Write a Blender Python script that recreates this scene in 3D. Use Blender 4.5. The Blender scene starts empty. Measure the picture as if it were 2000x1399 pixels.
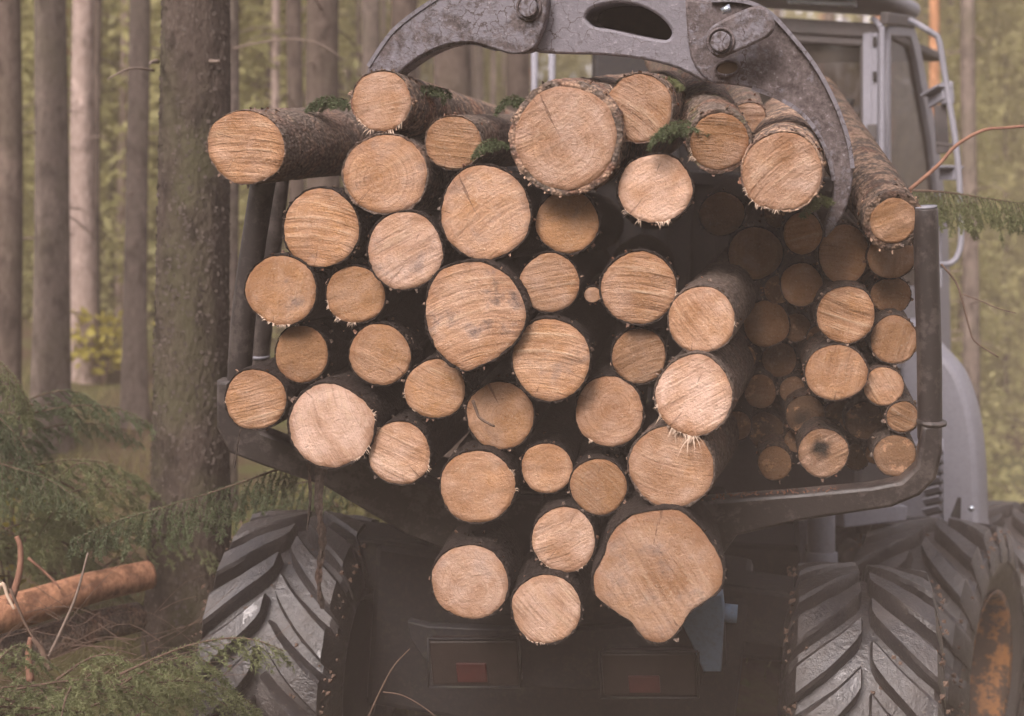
import bpy, bmesh, math, random
import numpy as np
from mathutils import Vector, Matrix, noise

# ------------------------------------------------------------------ camera, sky, sun, exposure
SC = bpy.context.scene
COL = SC.collection
R = math.radians
CZ = 2.3                                    # eye height in metres
LENS = 50.0
FPX = 2000 * LENS / 36.0

cam_d = bpy.data.cameras.new('camera')
cam_d.lens = LENS; cam_d.sensor_width = 36.0
cam_d.clip_start = 0.05; cam_d.clip_end = 500
cam_d.dof.use_dof = True
cam_d.dof.focus_distance = 5.05
cam_d.dof.aperture_fstop = 1.7
cam = bpy.data.objects.new('camera', cam_d); COL.objects.link(cam)
cam.location = (0, 0, CZ); cam.rotation_euler = (R(90), 0, 0)
SC.camera = cam

SUN_EL, SUN_AZ = 38.0, 205.0               # compass-style azimuth from +Y: behind the camera, a little to its left
world = bpy.data.worlds.new('World'); SC.world = world; world.use_nodes = True
wn = world.node_tree; wn.nodes.clear()
w_out = wn.nodes.new('ShaderNodeOutputWorld'); w_bg = wn.nodes.new('ShaderNodeBackground')
w_sky = wn.nodes.new('ShaderNodeTexSky'); w_sky.sky_type = 'NISHITA'; w_sky.sun_disc = False
w_sky.sun_elevation = R(SUN_EL); w_sky.sun_rotation = R(SUN_AZ)
w_sky.air_density = 1.0; w_sky.dust_density = 4.0; w_sky.ozone_density = 1.0
w_hsv = wn.nodes.new('ShaderNodeHueSaturation'); w_hsv.inputs['Saturation'].default_value = 0.30
w_mul = wn.nodes.new('ShaderNodeMix'); w_mul.data_type = 'RGBA'; w_mul.blend_type = 'MULTIPLY'
w_mul.inputs[0].default_value = 1.0; w_mul.inputs[7].default_value = (1.0, 0.915, 0.93, 1)
wn.links.new(w_sky.outputs[0], w_hsv.inputs['Color']); wn.links.new(w_hsv.outputs[0], w_mul.inputs[6])
wn.links.new(w_mul.outputs[2], w_bg.inputs[0]); wn.links.new(w_bg.outputs[0], w_out.inputs[0])
w_bg.inputs[1].default_value = 0.15

sun_d = bpy.data.lights.new('sun', 'SUN'); sun_d.energy = 1.5; sun_d.angle = R(20); sun_d.color = (1.0, 0.885, 0.83)
sun = bpy.data.objects.new('sun', sun_d); COL.objects.link(sun)
_az, _el = R(SUN_AZ), R(SUN_EL)
sdir = Vector((math.sin(_az) * math.cos(_el), math.cos(_az) * math.cos(_el), math.sin(_el)))
sun.rotation_euler = sdir.to_track_quat('Z', 'Y').to_euler()
sun.location = sdir * 30

SC.view_settings.view_transform = 'Standard'; SC.view_settings.look = 'None'
SC.view_settings.exposure = 1.1; SC.view_settings.gamma = 1.0
SC.render.engine = 'CYCLES'
SC.cycles.use_denoising = True
SC.cycles.max_bounces = 4; SC.cycles.diffuse_bounces = 2; SC.cycles.adaptive_threshold = 0.03; SC.cycles.glossy_bounces = 2
SC.cycles.transmission_bounces = 4; SC.cycles.transparent_max_bounces = 8; SC.cycles.volume_bounces = 0
SC.cycles.caustics_reflective = False; SC.cycles.caustics_refractive = False
SC.cycles.sample_clamp_indirect = 4.0

rng = random.Random(7)
nrg = np.random.default_rng(11)

# ------------------------------------------------------------------ helpers
def P(px, py, d):
    """the point that stands d metres in front of the eye at that place of the view"""
    return Vector(((px - 1000) / FPX * d, d, CZ + (699.5 - py) / FPX * d))

def on_plane(px, py, origin, normal):
    o = Vector((0, 0, CZ)); r = P(px, py, 1.0) - o
    return o + r * ((origin - o).dot(normal) / r.dot(normal))

def wm(o):
    return wm(o.parent) @ o.matrix_parent_inverse @ o.matrix_basis if o.parent else o.matrix_basis.copy()

def attach(o, parent):
    if parent is not None:
        o.parent = parent
        o.matrix_parent_inverse = wm(parent).inverted()

def mesh_of(name, v, f, mat=None, smooth=True):
    me = bpy.data.meshes.new(name)
    me.from_pydata([tuple(a) for a in v], [], [tuple(int(i) for i in a) for a in f])
    if smooth: me.polygons.foreach_set('use_smooth', [True] * len(me.polygons))
    me.update()
    if mat: me.materials.append(mat)
    return me

def tri_mesh(name, verts, tris, mat):
    """fast path for leaves and needles: numpy vertices, numpy triangles or quads"""
    me = bpy.data.meshes.new(name)
    n, k = tris.shape
    me.vertices.add(len(verts)); me.vertices.foreach_set('co', verts.astype(np.float32).ravel())
    me.loops.add(n * k); me.loops.foreach_set('vertex_index', tris.astype(np.int32).ravel())
    me.polygons.add(n)
    me.polygons.foreach_set('loop_start', np.arange(0, n * k, k, dtype=np.int32))
    me.update(calc_edges=True); me.validate()
    if mat: me.materials.append(mat)
    return me

def link(name, me, parent=None, matrix=None):
    o = bpy.data.objects.new(name, me); COL.objects.link(o)
    if matrix is not None: o.matrix_basis = matrix
    attach(o, parent)
    return o

def tag(o, label=None, cat=None, group=None, kind=None):
    if label: o['label'] = label
    if cat: o['category'] = cat
    if group: o['group'] = group
    if kind: o['kind'] = kind
    return o

def empty(name, loc, label=None, cat=None, group=None, matrix=None):
    o = bpy.data.objects.new(name, None); COL.objects.link(o); o.empty_display_size = 0.2
    o.matrix_basis = matrix if matrix is not None else Matrix.Translation(Vector(loc))
    return tag(o, label, cat, group)

class MB:
    """collects shapes into one mesh"""
    def __init__(self): self.v, self.f = [], []
    def add(self, v, f):
        b = len(self.v); self.v += [Vector(a) for a in v]; self.f += [tuple(i + b for i in q) for q in f]
    def bar(self, a, b, w, t, up=(0, 0, 1), w2=None, t2=None):
        """a box from a to b, w wide sideways and t thick along up"""
        a, b = Vector(a), Vector(b); d = (b - a).normalized(); up = Vector(up)
        s = d.cross(up)
        if s.length < 1e-4: s = d.cross(Vector((1, 0, 0)))
        s.normalize(); u = s.cross(d).normalized()
        w2 = w if w2 is None else w2; t2 = t if t2 is None else t2
        v = []
        for p, ww, tt in ((a, w, t), (b, w2, t2)):
            v += [p - s * ww / 2 - u * tt / 2, p + s * ww / 2 - u * tt / 2, p + s * ww / 2 + u * tt / 2, p - s * ww / 2 + u * tt / 2]
        self.add(v, [(3, 2, 1, 0), (4, 5, 6, 7), (0, 1, 5, 4), (1, 2, 6, 5), (2, 3, 7, 6), (3, 0, 4, 7)])
    def tube(self, pts, rad, n=10, caps=True):
        pts = [Vector(p) for p in pts]; m = len(pts)
        if not hasattr(rad, '__len__'): rad = [rad] * m
        v, f = [], []; ref = None
        for i, p in enumerate(pts):
            d = (pts[min(i + 1, m - 1)] - pts[max(i - 1, 0)]).normalized()
            if ref is None:
                ref = d.orthogonal().normalized()
            s = (ref - d * ref.dot(d)); s = s.normalized() if s.length > 1e-5 else d.orthogonal().normalized()
            ref = s; u = d.cross(s)
            for k in range(n):
                an = 2 * math.pi * k / n
                v.append(p + (s * math.cos(an) + u * math.sin(an)) * rad[i])
        for i in range(m - 1):
            for k in range(n):
                f.append((i * n + k, i * n + (k + 1) % n, (i + 1) * n + (k + 1) % n, (i + 1) * n + k))
        if caps:
            f.append(tuple(range(n - 1, -1, -1))); f.append(tuple((m - 1) * n + k for k in range(n)))
        self.add(v, f)
    def build(self, name, mat, parent=None, smooth=False, bevel=0.0, kind=None, seg=2):
        c = sum(self.v, Vector()) / max(1, len(self.v))
        me = mesh_of(name, [p - c for p in self.v], self.f, mat, smooth)
        o = link(name, me, parent, Matrix.Translation(c)); 
        if parent is not None:
            o.matrix_parent_inverse = wm(parent).inverted()
        if bevel:
            b = o.modifiers.new('bevel', 'BEVEL'); b.width = bevel; b.segments = seg; b.limit_method = 'ANGLE'; b.angle_limit = R(35)
            b.harden_normals = False
        if kind: o['kind'] = kind
        return o

def smooth_path(pts, n=6):
    """Catmull-Rom through the points"""
    pts = [Vector(p) for p in pts]; out = []
    for i in range(len(pts) - 1):
        p0 = pts[max(i - 1, 0)]; p1 = pts[i]; p2 = pts[i + 1]; p3 = pts[min(i + 2, len(pts) - 1)]
        for k in range(n):
            t = k / n
            out.append(0.5 * ((2 * p1) + (p2 - p0) * t + (2 * p0 - 5 * p1 + 4 * p2 - p3) * t * t + (-p0 + 3 * p1 - 3 * p2 + p3) * t ** 3))
    out.append(pts[-1])
    return out

def plate(name, outline, holes, origin, ax, ay, thick, bevel, mat, parent, spline=True):
    """a flat plate cut to an outline (points in the plane's own metres), thickened along the plane's normal and bevelled"""
    cu = bpy.data.curves.new(name, 'CURVE'); cu.dimensions = '2D'; cu.fill_mode = 'BOTH'
    cu.extrude = max(0.0005, thick / 2 - bevel); cu.bevel_depth = bevel; cu.bevel_resolution = 1; cu.offset = -bevel
    for loop in [outline] + list(holes):
        lp = smooth_path([Vector((a[0], a[1], 0)) for a in list(loop) + [loop[0]]], 3)[:-1] if spline else [Vector((a[0], a[1], 0)) for a in loop]
        s = cu.splines.new('POLY'); s.points.add(len(lp) - 1); s.use_cyclic_u = True
        for q, c in zip(s.points, lp): q.co = (c.x, c.y, 0, 1)
    tmp = bpy.data.objects.new(name + '_tmp', cu); COL.objects.link(tmp)
    dg = bpy.context.evaluated_depsgraph_get()
    me = bpy.data.meshes.new_from_object(tmp.evaluated_get(dg)); me.name = name
    bpy.data.objects.remove(tmp); bpy.data.curves.remove(cu)
    me.materials.clear(); me.materials.append(mat)
    az = ax.cross(ay)
    M = Matrix(((ax.x, ay.x, az.x, origin.x), (ax.y, ay.y, az.y, origin.y), (ax.z, ay.z, az.z, origin.z), (0, 0, 0, 1)))
    return link(name, me, parent, M)

# ------------------------------------------------------------------ materials
class NT:
    def __init__(self, name):
        self.m = bpy.data.materials.new(name); self.m.use_nodes = True
        self.t = self.m.node_tree; self.t.nodes.clear()
        self.out = self.t.nodes.new('ShaderNodeOutputMaterial')
    def n(self, typ, props=None, **inp):
        nd = self.t.nodes.new('ShaderNode' + typ)
        for k, v in (props or {}).items(): setattr(nd, k, v)
        for k, v in inp.items():
            key = int(k[1:]) if k[0] == 'i' and k[1:].isdigit() else k.replace('_', ' ')
            self.set(nd.inputs[key], v)
        return nd
    def set(self, sock, v):
        if hasattr(v, 'is_output') or isinstance(v, bpy.types.NodeSocket): self.t.links.new(v, sock)
        elif isinstance(v, bpy.types.Node): self.t.links.new(v.outputs[0], sock)
        else: sock.default_value = v if not (isinstance(v, tuple) and len(v) == 3 and sock.type == 'RGBA') else (*v, 1)
    def math(self, op, a, b=None, c=None, clamp=False):
        nd = self.t.nodes.new('ShaderNodeMath'); nd.operation = op; nd.use_clamp = clamp
        for i, x in enumerate((a, b, c)):
            if x is not None: self.set(nd.inputs[i], x)
        return nd.outputs[0]
    def mix(self, fac, a, b, mode='MIX'):
        nd = self.t.nodes.new('ShaderNodeMix'); nd.data_type = 'RGBA'; nd.blend_type = mode
        self.set(nd.inputs[0], fac); self.set(nd.inputs[6], a); self.set(nd.inputs[7], b)
        return nd.outputs[2]
    def ramp(self, fac, lo, hi, clamp=True):
        nd = self.t.nodes.new('ShaderNodeMapRange'); nd.clamp = clamp
        self.set(nd.inputs[0], fac); nd.inputs[1].default_value = lo; nd.inputs[2].default_value = hi
        return nd.outputs[0]
    def attr(self, name):
        nd = self.t.nodes.new('ShaderNodeAttribute'); nd.attribute_type = 'OBJECT'; nd.attribute_name = name
        return nd.outputs['Fac']
    def coord(self, scale=(1, 1, 1), kind='Object', loc=None):
        tc = self.t.nodes.new('ShaderNodeTexCoord')
        mp = self.t.nodes.new('ShaderNodeMapping'); mp.inputs['Scale'].default_value = scale
        self.t.links.new(tc.outputs[kind], mp.inputs[0])
        if loc is not None: self.set(mp.inputs['Location'], loc)
        return mp.outputs[0]
    def noise(self, vec, scale, detail=4, rough=0.55, dist=0.0):
        return self.n('TexNoise', Vector=vec, Scale=scale, Detail=detail, Roughness=rough, Distortion=dist).outputs[0]
    def done(self, color, rough=0.8, bump=None, strength=0.4, dist=0.01, spec=0.3, metal=0.0, normal=None, sub=None, transl=None):
        b = self.n('BsdfPrincipled'); self.set(b.inputs['Base Color'], color); self.set(b.inputs['Roughness'], rough)
        self.set(b.inputs['Specular IOR Level'], spec); self.set(b.inputs['Metallic'], metal)
        if bump is not None:
            bp = self.n('Bump', Height=bump); self.set(bp.inputs['Strength'], strength); bp.inputs['Distance'].default_value = dist
            self.t.links.new(bp.outputs[0], b.inputs['Normal'])
        sh = b.outputs[0]
        if transl:
            t = self.n('BsdfTranslucent'); self.set(t.inputs[0], transl[1])
            ms = self.n('MixShader'); ms.inputs[0].default_value = transl[0]
            self.t.links.new(sh, ms.inputs[1]); self.t.links.new(t.outputs[0], ms.inputs[2]); sh = ms.outputs[0]
        self.t.links.new(sh, self.out.inputs[0])
        return self.m

def rnd_offset(t):
    oi = t.n('ObjectInfo')
    return t.n('VectorMath', {'operation': 'SCALE'}, i0=(37.0, 53.0, 71.0), Scale=oi.outputs['Random']).outputs[0]

def mat_cut_wood():
    t = NT('cut_wood')
    off = rnd_offset(t)
    tc = t.n('TexCoord').outputs['Object']
    rot = t.n('VectorRotate', {'rotation_type': 'Z_AXIS'}, Vector=tc, Angle=t.attr('saw_angle')).outputs[0]
    # chain-saw scores: long streaks, bent slightly, of two widths
    warp = t.noise(t.n('VectorMath', {'operation': 'ADD'}, i0=rot, i1=off).outputs[0], 6.0, 2)
    sx = t.n('SeparateXYZ', Vector=rot)
    yb = t.math('ADD', sx.outputs[1], t.math('MULTIPLY', t.math('SUBTRACT', warp, 0.5), 0.006))
    yb = t.math('ADD', yb, t.math('MULTIPLY', t.math('POWER', sx.outputs[0], 2.0), t.attr('saw_bend')))
    v1 = t.n('CombineXYZ', X=t.math('MULTIPLY', sx.outputs[0], 3.0), Y=t.math('MULTIPLY', yb, 64.0), Z=0.0).outputs[0]
    v2 = t.n('CombineXYZ', X=t.math('MULTIPLY', sx.outputs[0], 14.0), Y=t.math('MULTIPLY', yb, 190.0), Z=3.0).outputs[0]
    s1 = t.noise(t.n('VectorMath', {'operation': 'ADD'}, i0=v1, i1=off).outputs[0], 1.0, 2, 0.5)
    s2 = t.noise(t.n('VectorMath', {'operation': 'ADD'}, i0=v2, i1=off).outputs[0], 1.0, 2, 0.5)
    saw = t.math('ADD', t.math('MULTIPLY', s1, 0.7), t.math('MULTIPLY', s2, 0.3))
        # how strongly the scores show varies over the face
    oc = t.n('VectorMath', {'operation': 'ADD'}, i0=tc, i1=off).outputs[0]
    patch = t.ramp(t.noise(oc, 14.0, 3), 0.35, 0.65)
    sst = t.math('MULTIPLY', t.attr('saw'), t.math('ADD', 0.60, t.math('MULTIPLY', t.ramp(t.noise(oc, 7.0, 3), 0.32, 0.62), 0.70)))
    speck = t.noise(oc, 115.0, 4, 0.75)
    speckp = t.ramp(speck, 0.56, 0.72)
    # growth rings round the pith
    pit = t.n('VectorMath', {'operation': 'SUBTRACT'}, i0=tc, i1=t.n('CombineXYZ', X=t.attr('pith_x'), Y=t.attr('pith_y'), Z=0.0).outputs[0]).outputs[0]
    wob = t.n('VectorMath', {'operation': 'LENGTH'}, i0=pit).outputs['Value']
    wob = t.math('ADD', wob, t.math('MULTIPLY', t.noise(oc, 9.0, 2), 0.02))
    rn = t.noise(t.n('CombineXYZ', X=t.math('MULTIPLY', wob, 95.0), Y=0.0, Z=t.attr('pith_x')).outputs[0], 1.0, 3, 0.7)
    ringv = t.ramp(rn, 0.42, 0.62)
    # colour
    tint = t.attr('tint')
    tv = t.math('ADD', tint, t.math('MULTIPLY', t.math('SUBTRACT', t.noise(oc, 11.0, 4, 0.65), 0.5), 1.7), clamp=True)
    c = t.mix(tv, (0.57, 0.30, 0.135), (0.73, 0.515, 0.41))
    c = t.mix(t.math('MULTIPLY', t.ramp(t.noise(oc, 6.0, 3, 0.6), 0.45, 0.72), 0.75), c, (0.37, 0.165, 0.055))
    c = t.mix(t.math('MULTIPLY', t.math('MULTIPLY', t.math('MULTIPLY', t.ramp(saw, 0.50, 0.36), t.ramp(t.noise(oc, 8.0, 2), 0.3, 0.62)), sst), 0.62), c, (0.17, 0.07, 0.025))
    c = t.mix(t.math('MULTIPLY', t.math('MULTIPLY', t.ramp(saw, 0.54, 0.68), sst), 0.55), c, (0.76, 0.57, 0.40))
    c = t.mix(t.math('MULTIPLY', t.math('MULTIPLY', ringv, t.math('ADD', 0.15, t.attr('rings'))), 0.5), c, (0.30, 0.135, 0.06))
    c = t.mix(t.math('MULTIPLY', t.math('MULTIPLY', speckp, t.math('ADD', 0.25, patch)), 0.6), c, (0.84, 0.69, 0.53))
    c = t.mix(t.math('MULTIPLY', t.ramp(speck, 0.40, 0.30), 0.35), c, (0.16, 0.07, 0.03))
    c = t.mix(1.0, c, t.n('CombineColor', i0=t.attr('val'), i1=t.attr('val'), i2=t.attr('val')).outputs[0], 'MULTIPLY')
    rn_ = t.math('DIVIDE', t.n('VectorMath', {'operation': 'LENGTH'}, i0=tc).outputs['Value'], t.attr('rad'))
    edge = t.ramp(t.math('ADD', rn_, t.math('MULTIPLY', t.math('SUBTRACT', t.noise(oc, 16.0, 4, 0.65), 0.5), 0.5)), 0.80, 1.08)
    c = t.mix(t.math('MULTIPLY', edge, 0.75), c, (0.27, 0.125, 0.055))
    ps = t.n('SeparateXYZ', Vector=pit)
    th_ = t.math('ARCTAN2', ps.outputs[1], ps.outputs[0])
    ck = t.noise(t.n('CombineXYZ', X=t.math('MULTIPLY', th_, 4.2), Y=t.math('MULTIPLY', wob, 2.5), Z=t.math('MULTIPLY', t.attr('saw_angle'), 7.0)).outputs[0], 1.0, 4, 0.75)
    c = t.mix(t.math('MULTIPLY', t.ramp(ck, 0.655, 0.69), 0.7), c, (0.12, 0.055, 0.03))
    # blue-grey stain and dirt that crept in from the bark, rot at the heart
    st = t.math('MULTIPLY', t.ramp(t.noise(oc, 11.0, 5, 0.65), 0.56, 0.70), t.attr('stain'))
    c = t.mix(st, c, (0.085, 0.062, 0.058))
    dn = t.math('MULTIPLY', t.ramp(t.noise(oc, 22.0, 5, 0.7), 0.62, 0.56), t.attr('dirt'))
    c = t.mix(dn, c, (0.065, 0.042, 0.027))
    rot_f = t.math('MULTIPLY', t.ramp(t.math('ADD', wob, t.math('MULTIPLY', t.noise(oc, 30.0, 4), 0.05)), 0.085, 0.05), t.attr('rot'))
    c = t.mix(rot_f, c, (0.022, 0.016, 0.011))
    h = t.math('ADD', t.math('MULTIPLY', t.math('MULTIPLY', saw, sst), 1.0), t.math('ADD', t.math('MULTIPLY', speck, 0.6), t.math('MULTIPLY', t.noise(oc, 55.0, 3), 0.35)))
    return t.done(c, t.ramp(speck, 0.2, 0.9), h, 0.8, 0.014, 0.4)

def mat_bark():
    t = NT('spruce_bark')
    off = rnd_offset(t)
    oc = t.n('VectorMath', {'operation': 'ADD'}, i0=t.coord(), i1=off).outputs[0]
    big = t.noise(oc, 7.0, 4)
    vor = t.n('TexVoronoi', {'feature': 'F1'}, Vector=t.n('VectorMath', {'operation': 'MULTIPLY'}, i0=oc, i1=(1.0, 1.0, 0.55)).outputs[0], Scale=75.0).outputs[0]
    fine = t.noise(oc, 55.0, 5, 0.7)
    c = t.mix(t.ramp(fine, 0.3, 0.7), (0.095, 0.072, 0.058), (0.30, 0.235, 0.195))
    c = t.mix(t.math('MULTIPLY', t.ramp(big, 0.48, 0.66), t.attr('bark_red')), c, (0.36, 0.16, 0.095))
    c = t.mix(t.math('MULTIPLY', t.ramp(t.math('ADD', t.noise(oc, 16.0, 5, 0.65), t.math('MULTIPLY', t.attr('bark_pale'), 0.06)), 0.53, 0.60), t.attr('bark_pale')), c, (0.66, 0.44, 0.31))
    c = t.mix(t.math('MULTIPLY', t.ramp(t.noise(oc, 12.0, 5, 0.65), 0.55, 0.68), t.attr('moss')), c, (0.15, 0.16, 0.07))
    c = t.mix(t.math('MULTIPLY', t.ramp(vor, 0.35, 0.75), 0.55), c, (0.035, 0.025, 0.02))
    c = t.mix(t.attr('bark_dark'), c, (0.018, 0.013, 0.011))  # on inner logs this paints the shade of the gaps into the bark
    h = t.math('ADD', t.math('MULTIPLY', t.ramp(vor, 0.7, 0.0), 0.6), fine)
    return t.done(c, 0.85, h, 0.9, 0.012, 0.25)

def mat_trunk(name, a, b, moss, red=0.0, scale=1.0, bump=0.8):
    """standing trunks; a and b are the two bark colours, moss how much green film they carry"""
    t = NT(name)
    off = rnd_offset(t)
    oc = t.n('VectorMath', {'operation': 'ADD'}, i0=t.coord(), i1=off).outputs[0]
    st = t.n('VectorMath', {'operation': 'MULTIPLY'}, i0=oc, i1=(1.0, 1.0, 0.6)).outputs[0]
    vor = t.n('TexVoronoi', {'feature': 'SMOOTH_F1'}, Vector=st, Scale=42.0 * scale).outputs[0]
    fine = t.noise(st, 34.0 * scale, 5, 0.7)
    big = t.noise(st, 3.0, 4)
    c = t.mix(t.ramp(fine, 0.3, 0.7), a, b)
    c = t.mix(t.math('MULTIPLY', t.ramp(big, 0.45, 0.65), moss), c, (0.080, 0.082, 0.036))
    c = t.mix(t.math('MULTIPLY', t.ramp(t.noise(st, 9.0, 4), 0.52, 0.68), 0.75), c, tuple(x * 0.45 for x in a))
    c = t.mix(t.math('MULTIPLY', t.ramp(t.noise(st, 4.0, 5, 0.7), 0.56, 0.68), 0.5), c, tuple(min(1.0, x * 1.7) for x in b))
    if red: c = t.mix(t.math('MULTIPLY', t.ramp(t.noise(st, 5.0, 3), 0.4, 0.6), red), c, (0.42, 0.17, 0.07))
    h = t.math('ADD', t.math('MULTIPLY', vor, 0.6), fine)
    return t.done(c, 0.9, h, bump, 0.02, 0.2)

def mat_rubber():
    t = NT('muddy_rubber')
    oc = t.coord()
    n1 = t.noise(oc, 5.0, 5, 0.65); n2 = t.noise(oc, 60.0, 4, 0.7)
    c = t.mix(n2, (0.012, 0.011, 0.013), (0.034, 0.032, 0.036))
    mud = t.ramp(t.math('ADD', n1, t.math('MULTIPLY', n2, 0.35)), 0.55, 0.95)
    c = t.mix(t.math('MULTIPLY', mud, 0.6), c, (0.075, 0.055, 0.042))
    c = t.mix(t.math('MULTIPLY', t.ramp(t.noise(oc, 95.0, 2), 0.66, 0.72), 0.6), c, (0.16, 0.12, 0.09))
    rough = t.math('ADD', t.math('MULTIPLY', mud, 0.3), t.math('ADD', 0.20, t.math('MULTIPLY', n2, 0.25)), clamp=True)
    return t.done(c, rough, t.math('ADD', t.math('MULTIPLY', n2, 0.4), mud), 0.5, 0.010, 1.0)

def mat_paint(name, col, wear, wearcol=(0.10, 0.085, 0.08), rough=0.5, dirt=0.3, spec=0.4, metal=0.0, sc=1.0):
    t = NT(name)
    oc = t.coord()
    n1 = t.noise(oc, 9.0 * sc, 6, 0.7); n2 = t.noise(oc, 45.0 * sc, 5, 0.7); n3 = t.noise(oc, 2.2 * sc, 4)
    c = t.mix(t.math('MULTIPLY', n3, 0.35), col, tuple(x * 0.72 for x in col))
    w = t.ramp(t.math('ADD', t.math('MULTIPLY', n1, 0.7), t.math('MULTIPLY', n2, 0.3)), 0.62 - wear * 0.3, 0.70 - wear * 0.3)
    c = t.mix(t.math('MULTIPLY', w, min(1.0, wear * 2.2)), c, wearcol)
    c = t.mix(t.math('MULTIPLY', t.ramp(n2, 0.45, 0.75), dirt), c, (0.055, 0.042, 0.034))
    return t.done(c, t.math('ADD', rough - 0.1, t.math('MULTIPLY', n2, 0.25)), t.math('ADD', n2, t.math('MULTIPLY', w, -0.8)), 0.25, 0.006, spec, metal)

def mat_grapple():
    """grey paint rubbed through to brown steel in crackled islands"""
    t = NT('worn_grapple_steel')
    oc = t.coord()
    n1 = t.noise(oc, 7.0, 6, 0.72); n2 = t.noise(oc, 48.0, 5, 0.75)
    cr = t.n('TexVoronoi', {'feature': 'DISTANCE_TO_EDGE'}, Vector=t.n('VectorMath', {'operation': 'ADD'}, i0=oc, i1=t.n('VectorMath', {'operation': 'SCALE'}, i0=t.n('TexNoise', Vector=oc, Scale=20.0, Detail=4.0).outputs[1], Scale=0.08).outputs[0]).outputs[0], Scale=16.0).outputs[0]
    n3 = t.noise(oc, 15.0, 6, 0.75)
    c = t.mix(t.ramp(t.math('ADD', t.math('MULTIPLY', n2, 0.5), t.math('MULTIPLY', n3, 0.5)), 0.38, 0.62), (0.040, 0.030, 0.029), (0.20, 0.165, 0.165))
    keep = t.ramp(t.math('ADD', t.math('ADD', t.math('MULTIPLY', n1, 0.7), t.math('MULTIPLY', t.noise(oc, 26.0, 6, 0.8), 0.4)), t.math('ADD', t.math('MULTIPLY', t.attr('paint'), 0.26), t.math('MULTIPLY', t.attr('worn_low'), t.n('SeparateXYZ', Vector=oc).outputs[1]))), 0.62, 0.70)
    c = t.mix(keep, c, t.mix(n2, (0.125, 0.118, 0.135), (0.30, 0.285, 0.32)))
    ck = t.math('MULTIPLY', t.ramp(cr, 0.035, 0.012), t.ramp(n1, 0.42, 0.6))
    c = t.mix(ck, c, (0.07, 0.05, 0.046))
    c = t.mix(t.math('MULTIPLY', t.ramp(n2, 0.60, 0.70), 0.6), c, (0.46, 0.43, 0.46))
    return t.done(c, t.ramp(n2, -0.25, 0.95), t.math('ADD', n2, t.math('MULTIPLY', keep, 0.5)), 0.55, 0.008, 0.4, 0.05)

def mat_plain(name, col, rough=0.6, spec=0.3, var=0.25, sc=20.0, metal=0.0):
    t = NT(name); oc = t.coord()
    n = t.noise(oc, sc, 5, 0.65)
    c = t.mix(t.ramp(n, 0.25, 0.75), tuple(x * (1 - var) for x in col), tuple(min(1, x * (1 + var)) for x in col))
    return t.done(c, rough, n, 0.3, 0.005, spec, metal)

def mat_leaf(name, a, b, transl=0.35, rough=0.6):
    t = NT(name)
    oi = t.n('ObjectInfo')
    n = t.noise(t.n('VectorMath', {'operation': 'ADD'}, i0=t.coord(), i1=rnd_offset(t)).outputs[0], 3.5, 4)
    nf = t.noise(t.coord(), 30.0, 2)
    c = t.mix(t.ramp(t.math('ADD', t.math('MULTIPLY', n, 0.7), t.math('MULTIPLY', nf, 0.3)), 0.35, 0.65), a, b)
    return t.done(c, rough, None, spec=0.3, transl=(transl, c))

def mat_glass():
    t = NT('window_glass')
    tr = t.n('BsdfTransparent'); tr.inputs[0].default_value = (0.40, 0.38, 0.37, 1)
    gl = t.n('BsdfGlossy'); gl.inputs['Roughness'].default_value = 0.06; gl.inputs[0].default_value = (0.9, 0.9, 0.9, 1)
    du = t.n('BsdfDiffuse'); du.inputs[0].default_value = (0.16, 0.13, 0.11, 1)
    m1 = t.n('MixShader'); m1.inputs[0].default_value = 0.10
    m2 = t.n('MixShader'); t.set(m2.inputs[0], t.ramp(t.noise(t.coord(), 6.0, 4), 0.35, 1.6))
    t.t.links.new(tr.outputs[0], m1.inputs[1]); t.t.links.new(gl.outputs[0], m1.inputs[2])
    t.t.links.new(m1.outputs[0], m2.inputs[1]); t.t.links.new(du.outputs[0], m2.inputs[2])
    t.t.links.new(m2.outputs[0], t.out.inputs[0])
    return t.m

def mat_ground():
    t = NT('forest_floor')
    oc = t.coord()
    n1 = t.noise(oc, 0.9, 5, 0.6); n2 = t.noise(oc, 14.0, 6, 0.7)
    c = t.mix(n2, (0.050, 0.032, 0.020), (0.13, 0.088, 0.055))
    c = t.mix(t.ramp(t.math('ADD', n1, t.math('MULTIPLY', n2, 0.3)), 0.55, 0.75), c, (0.10, 0.10, 0.038))
    return t.done(c, 0.95, n2, 0.8, 0.05, 0.1)

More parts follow.
